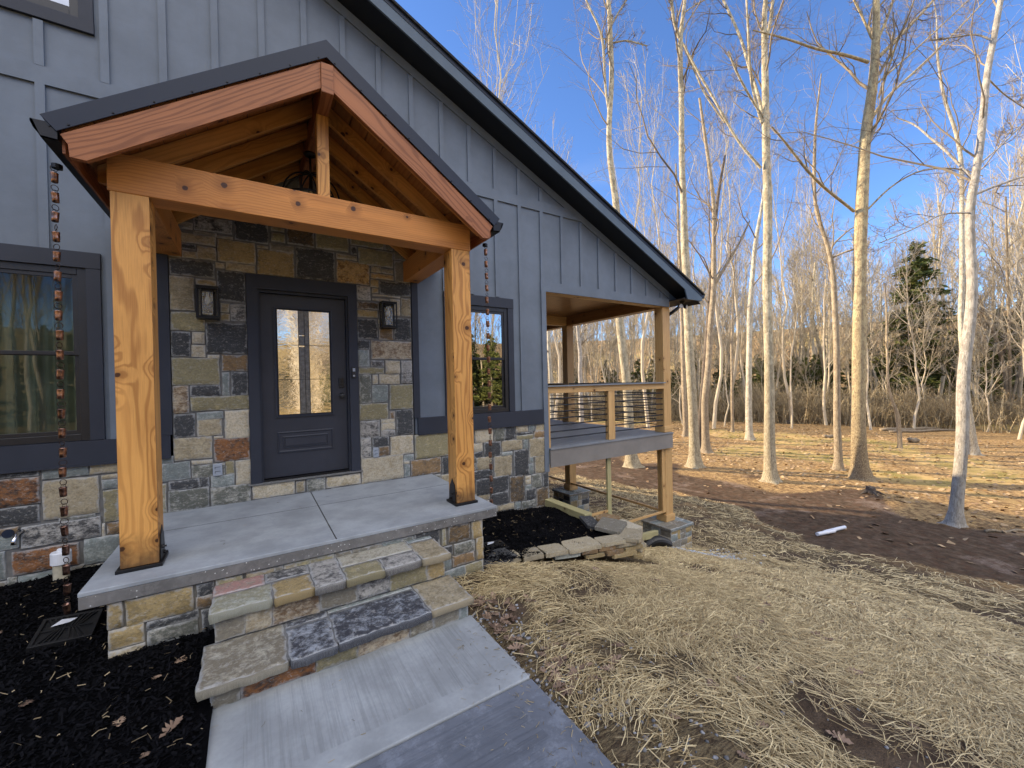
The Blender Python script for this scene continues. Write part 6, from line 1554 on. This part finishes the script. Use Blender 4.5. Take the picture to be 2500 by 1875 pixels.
# evergreens
M_CED = mk_var('cedar foliage', (.045, .066, .020), (.19, .205, .055), .8, .2)
def cedar_mesh(seed, H, W_, n=3600, lo=.12):
    g = np.random.default_rng(seed); V = []; 
    nb = int(H*11); hb = np.sort(g.uniform(lo, .99, nb)); azb = g.uniform(0, 2*np.pi, nb); Lb = W_*(1-hb)**.75*g.uniform(.55, 1.1, nb)+.15
    pts = []; 
    for h, a, L in zip(hb, azb, Lb):
        m = max(8, int(L*62)); t = g.random(m)**.7; sp_r = .16*L
        px = np.cos(a)*L*t+g.normal(size=m)*sp_r*.6*t; py = np.sin(a)*L*t+g.normal(size=m)*sp_r*.6*t; pz = h*H+L*t*(.22-.25*t)+g.normal(size=m)*.09
        pts.append(np.stack([px, py, pz], 1))
    C_ = np.concatenate(pts); N = len(C_); u = g.normal(size=(N, 3)); u[:, 2] *= .5; u /= np.linalg.norm(u, axis=1, keepdims=True); w = g.normal(size=(N, 3)); w -= (w*u).sum(1, keepdims=True)*u; w /= np.linalg.norm(w, axis=1, keepdims=True)
    s1 = g.uniform(.10, .26, N)[:, None]; s2 = g.uniform(.03, .08, N)[:, None]
    Q = np.stack([C_-u*s1, C_-w*s2, C_+u*s1, C_+w*s2], 1).reshape(-1, 3); Fc = np.arange(N*4).reshape(-1, 4); rv = np.repeat(g.random(N), 4)
    z = np.linspace(0, H*.97, 8); P = np.zeros((1, 8, 3)); P[0, :, 2] = z; R = (.028*H*.35*(1-.9*z/H)+.02)[None]; tv, tf = tubes(P, R, 8)
    K = 4; B = np.zeros((nb, K, 3)); 
    for k in range(K): t = k/(K-1)*.9; B[:, k, 0] = np.cos(azb)*Lb*t; B[:, k, 1] = np.sin(azb)*Lb*t; B[:, k, 2] = hb*H+Lb*t*(.22-.25*t)
    bv, bf = tubes(B, np.linspace(.03, .008, K)[None]*np.ones((nb, 1)), 3)
    return Q, Fc, rv, np.concatenate([tv, bv]), np.concatenate([tf, bf+len(tv)])
cmesh = []
def cedar(x, y, sc, kind, label, grp='evergreens in the far woods'):
    if not cmesh:
        for sd, H, W__, lo in ((1, 11., 2.9, .22), (2, 8., 2.9, .05), (3, 9., 2.2, .12)):
            Q, Fc, rv, tv, tf = cedar_mesh(sd, H, W__, 0, lo); cmesh.append([Q, Fc, rv, tv, tf, None, None])
    c_ = cmesh[kind]; o = thing('cedar_tree', label, 'tree', (x, y, gz(x, y)-.1), grp); o.scale = (sc, sc, sc); o.rotation_euler = (0, 0, fr.uniform(0, 6))
    if c_[5] is None:
        c_[5] = np_mesh('foliage', c_[0], c_[1], M_CED, o, {'rv': np.stack([c_[2]]*3, 1)}); c_[6] = np_mesh('trunk', c_[3], c_[4], M_TWIGF, o, {'rv': np.full((len(c_[3]), 3), .25)})
    else:
        for q in (c_[5], c_[6]): n_ = q.copy(); COL.objects.link(n_); n_.parent = o
def atd(s_, d_): p = CAM+ray(s_, 905)*d_; return p[0], p[1]
cedar(*atd(2238, 35), 1.42, 0, 'tall pointed cedar standing clear in front of the far woods')
for i, (s_, d_, sc, k) in enumerate(((1935, 49, .85, 1), (1880, 50, .9, 2), (1990, 48, .85, 1), (2040, 46, .8, 1), (2085, 47, .75, 2), (2160, 45, .85, 1), (2190, 43, .6, 1), (2285, 44, .8, 1), (2330, 42, .75, 2), (2420, 40, 1.0, 1), (2470, 38, 1.2, 1), (2500, 42, 1.3, 2), (2300, 40, .5, 1), (1915, 45, .6, 2), (1965, 43, .7, 2), (2010, 50, 1.0, 1), (2130, 48, 1.0, 2), (2215, 47, .9, 1), (2360, 45, 1.0, 2), (2445, 46, 1.3, 2), (1780, 46, .6, 1), (1640, 48, .6, 2), (1500, 50, .7, 1), (2390, 38, .6, 1), (1660, 52, .8, 1), (1760, 54, .85, 2), (1820, 58, .8, 1), (1560, 56, .9, 1), (1480, 60, .8, 2), (1400, 58, .8, 1), (2280, 58, .8, 2), (2380, 52, .9, 1), (1600, 62, 1.0, 1), (1700, 64, 1.0, 2), (1850, 66, 1.0, 1), (1960, 68, 1.1, 2), (2150, 66, 1.1, 1), (2250, 68, 1.1, 1), (2350, 64, 1.1, 2), (2440, 60, 1.1, 1))):
    cedar(*atd(s_, d_), sc, k, 'dark bushy evergreen added behind the viewer to darken the window reflections')
for i in range(40):  # evergreens added out of view behind the viewer, to darken what the windows mirror
    if -5 < -42+92*i/40 < 13: continue
    cedar(-42+92*(i+fr.random())/40, fr.uniform(-58, -44), fr.uniform(1.1, 1.5), fr.choice((1, 2, 0)), 'dark bushy evergreen added behind the viewer to darken the window reflections')
for i in range(16):
    azd = 130+120*(i+fr.random())/16; x, y = polar(azd, fr.uniform(50, 64)); cedar(x, y, fr.uniform(.8, 1.2), fr.choice((1, 2)), 'dark bushy evergreen added behind the viewer to darken the window reflections')

# logs, stumps, stick
def log(a, b, z_, r, label, name='log', cat='log'):
    P = CAM+ray(*a)*z_; Q = CAM+ray(*b)*z_; p = (P[0], P[1], gz(P[0], P[1])+r*.7); q = (Q[0], Q[1], gz(Q[0], Q[1])+r*.7)
    s = MB(); n = 8; s.tube([tuple(np.array(p)*(1-t/n)+np.array(q)*t/n+np.array([0, 0, .03*math.sin(t*1.3)])) for t in range(n+1)], [r*(1-.25*t/n)*rnd.uniform(.92, 1.08) for t in range(n+1)], 10)
    o = s.build(name, BK['tan'], None, smooth=True); tag(o, label, cat, 'cut logs and sticks lying in the clearing'); return o
log((2150, 1036), (2290, 1026), 30, .13, 'long pale log lying crosswise beyond the crooked little tree')
log((2170, 1040), (2330, 1042), 29, .10, 'long thin pale log lying just in front of the crosswise one')
log((2225, 1024), (2270, 1020), 32, .12, 'short pale log behind the other cut logs')
log((2220, 1062), (2240, 1061), 24.5, .17, 'short dark sawn log lying alone right of the crooked little tree')
log((2010, 1042), (2036, 1046), 27, .12, 'short log left of the slim bent trunk')
log((2405, 1287), (2510, 1296), 10.2, .035, 'thin pale stick lying on the dirt at the right edge', 'stick', 'stick')
def stump(s_, t_, r, h, label):
    d = ground_hit(s_, t_); P = CAM+ray(s_, t_)*d; z = gz(P[0], P[1]); o = thing('tree_stump', label, 'stump', (P[0], P[1], z), 'old stumps in the clearing')
    s = MB(); s.tube([(0, 0, -.1), (0, 0, .05), (0, 0, h*.6), (0, 0, h)], [r*1.5, r*1.2, r, r*.9], 12); s.v = [(x*(1+rnd.uniform(-.1, .1)), y*(1+rnd.uniform(-.1, .1)), z_+rnd.uniform(-.03, .03)) for x, y, z_ in s.v]; s.build('wood_block', BK['dark'], o)
    for k in range(5):
        a = k*1.3; s = MB(); s.tube([(0, 0, .10), (math.cos(a)*r*1.5, math.sin(a)*r*1.5, .06), (math.cos(a)*r*3, math.sin(a)*r*3, -.03)], [r*.4, r*.3, r*.1], 6); s.build('root', BK['dark'], o)
stump(2126, 1204, .13, .22, 'small low stump in front of the big flaky barked sycamore')
stump(1930, 1010, .5, .55, 'dark uprooted stump at the far side of the clearing, left')
stump(1922, 1034, .2, .3, 'small stump in front of the dark uprooted one')
stump(2330, 1030, .22, .35, 'low stump beside the grey banded trunk at the far side')
# grass tussocks
def tussock(s_, t_, label):
    d = ground_hit(s_, t_); P = CAM+ray(s_, t_)*d; g = np.random.default_rng(int(s_)); n = 260; K = 4; a = g.uniform(0, 6.28, n); L = g.uniform(.5, 1.0, n); sp_ = g.uniform(.2, .9, n); A = np.zeros((n, K, 3))
    for k in range(K): t = k/(K-1); A[:, k, 0] = np.cos(a)*sp_*L*t*t+np.cos(a)*.1; A[:, k, 1] = np.sin(a)*sp_*L*t*t+np.sin(a)*.1; A[:, k, 2] = L*(t-.35*t*t*sp_)
    V, Fc = tubes(A, np.linspace(.012, .003, K)[None]*np.ones((n, 1)), 3); o = np_mesh('grass_tussock', V, Fc, M_STRAW, None, {'rv': np.full((len(V), 3), .15)}); o.location = (P[0], P[1], gz(P[0], P[1])-.03); tag(o, label, 'tussock', 'dry grass tussocks in the clearing')
tussock(2228, 1002, 'dry tan grass tussock at the foot of the tall pointed cedar'); tussock(2262, 1004, 'dry tan grass tussock just right of the tall pointed cedar'); tussock(1992, 998, 'dry tan grass tussock left of the slim bent trunk'); tussock(2070, 1001, 'dry tan grass tussock behind the big flaky barked sycamore')
print('objects', len(bpy.data.objects), 'forest', cnt)
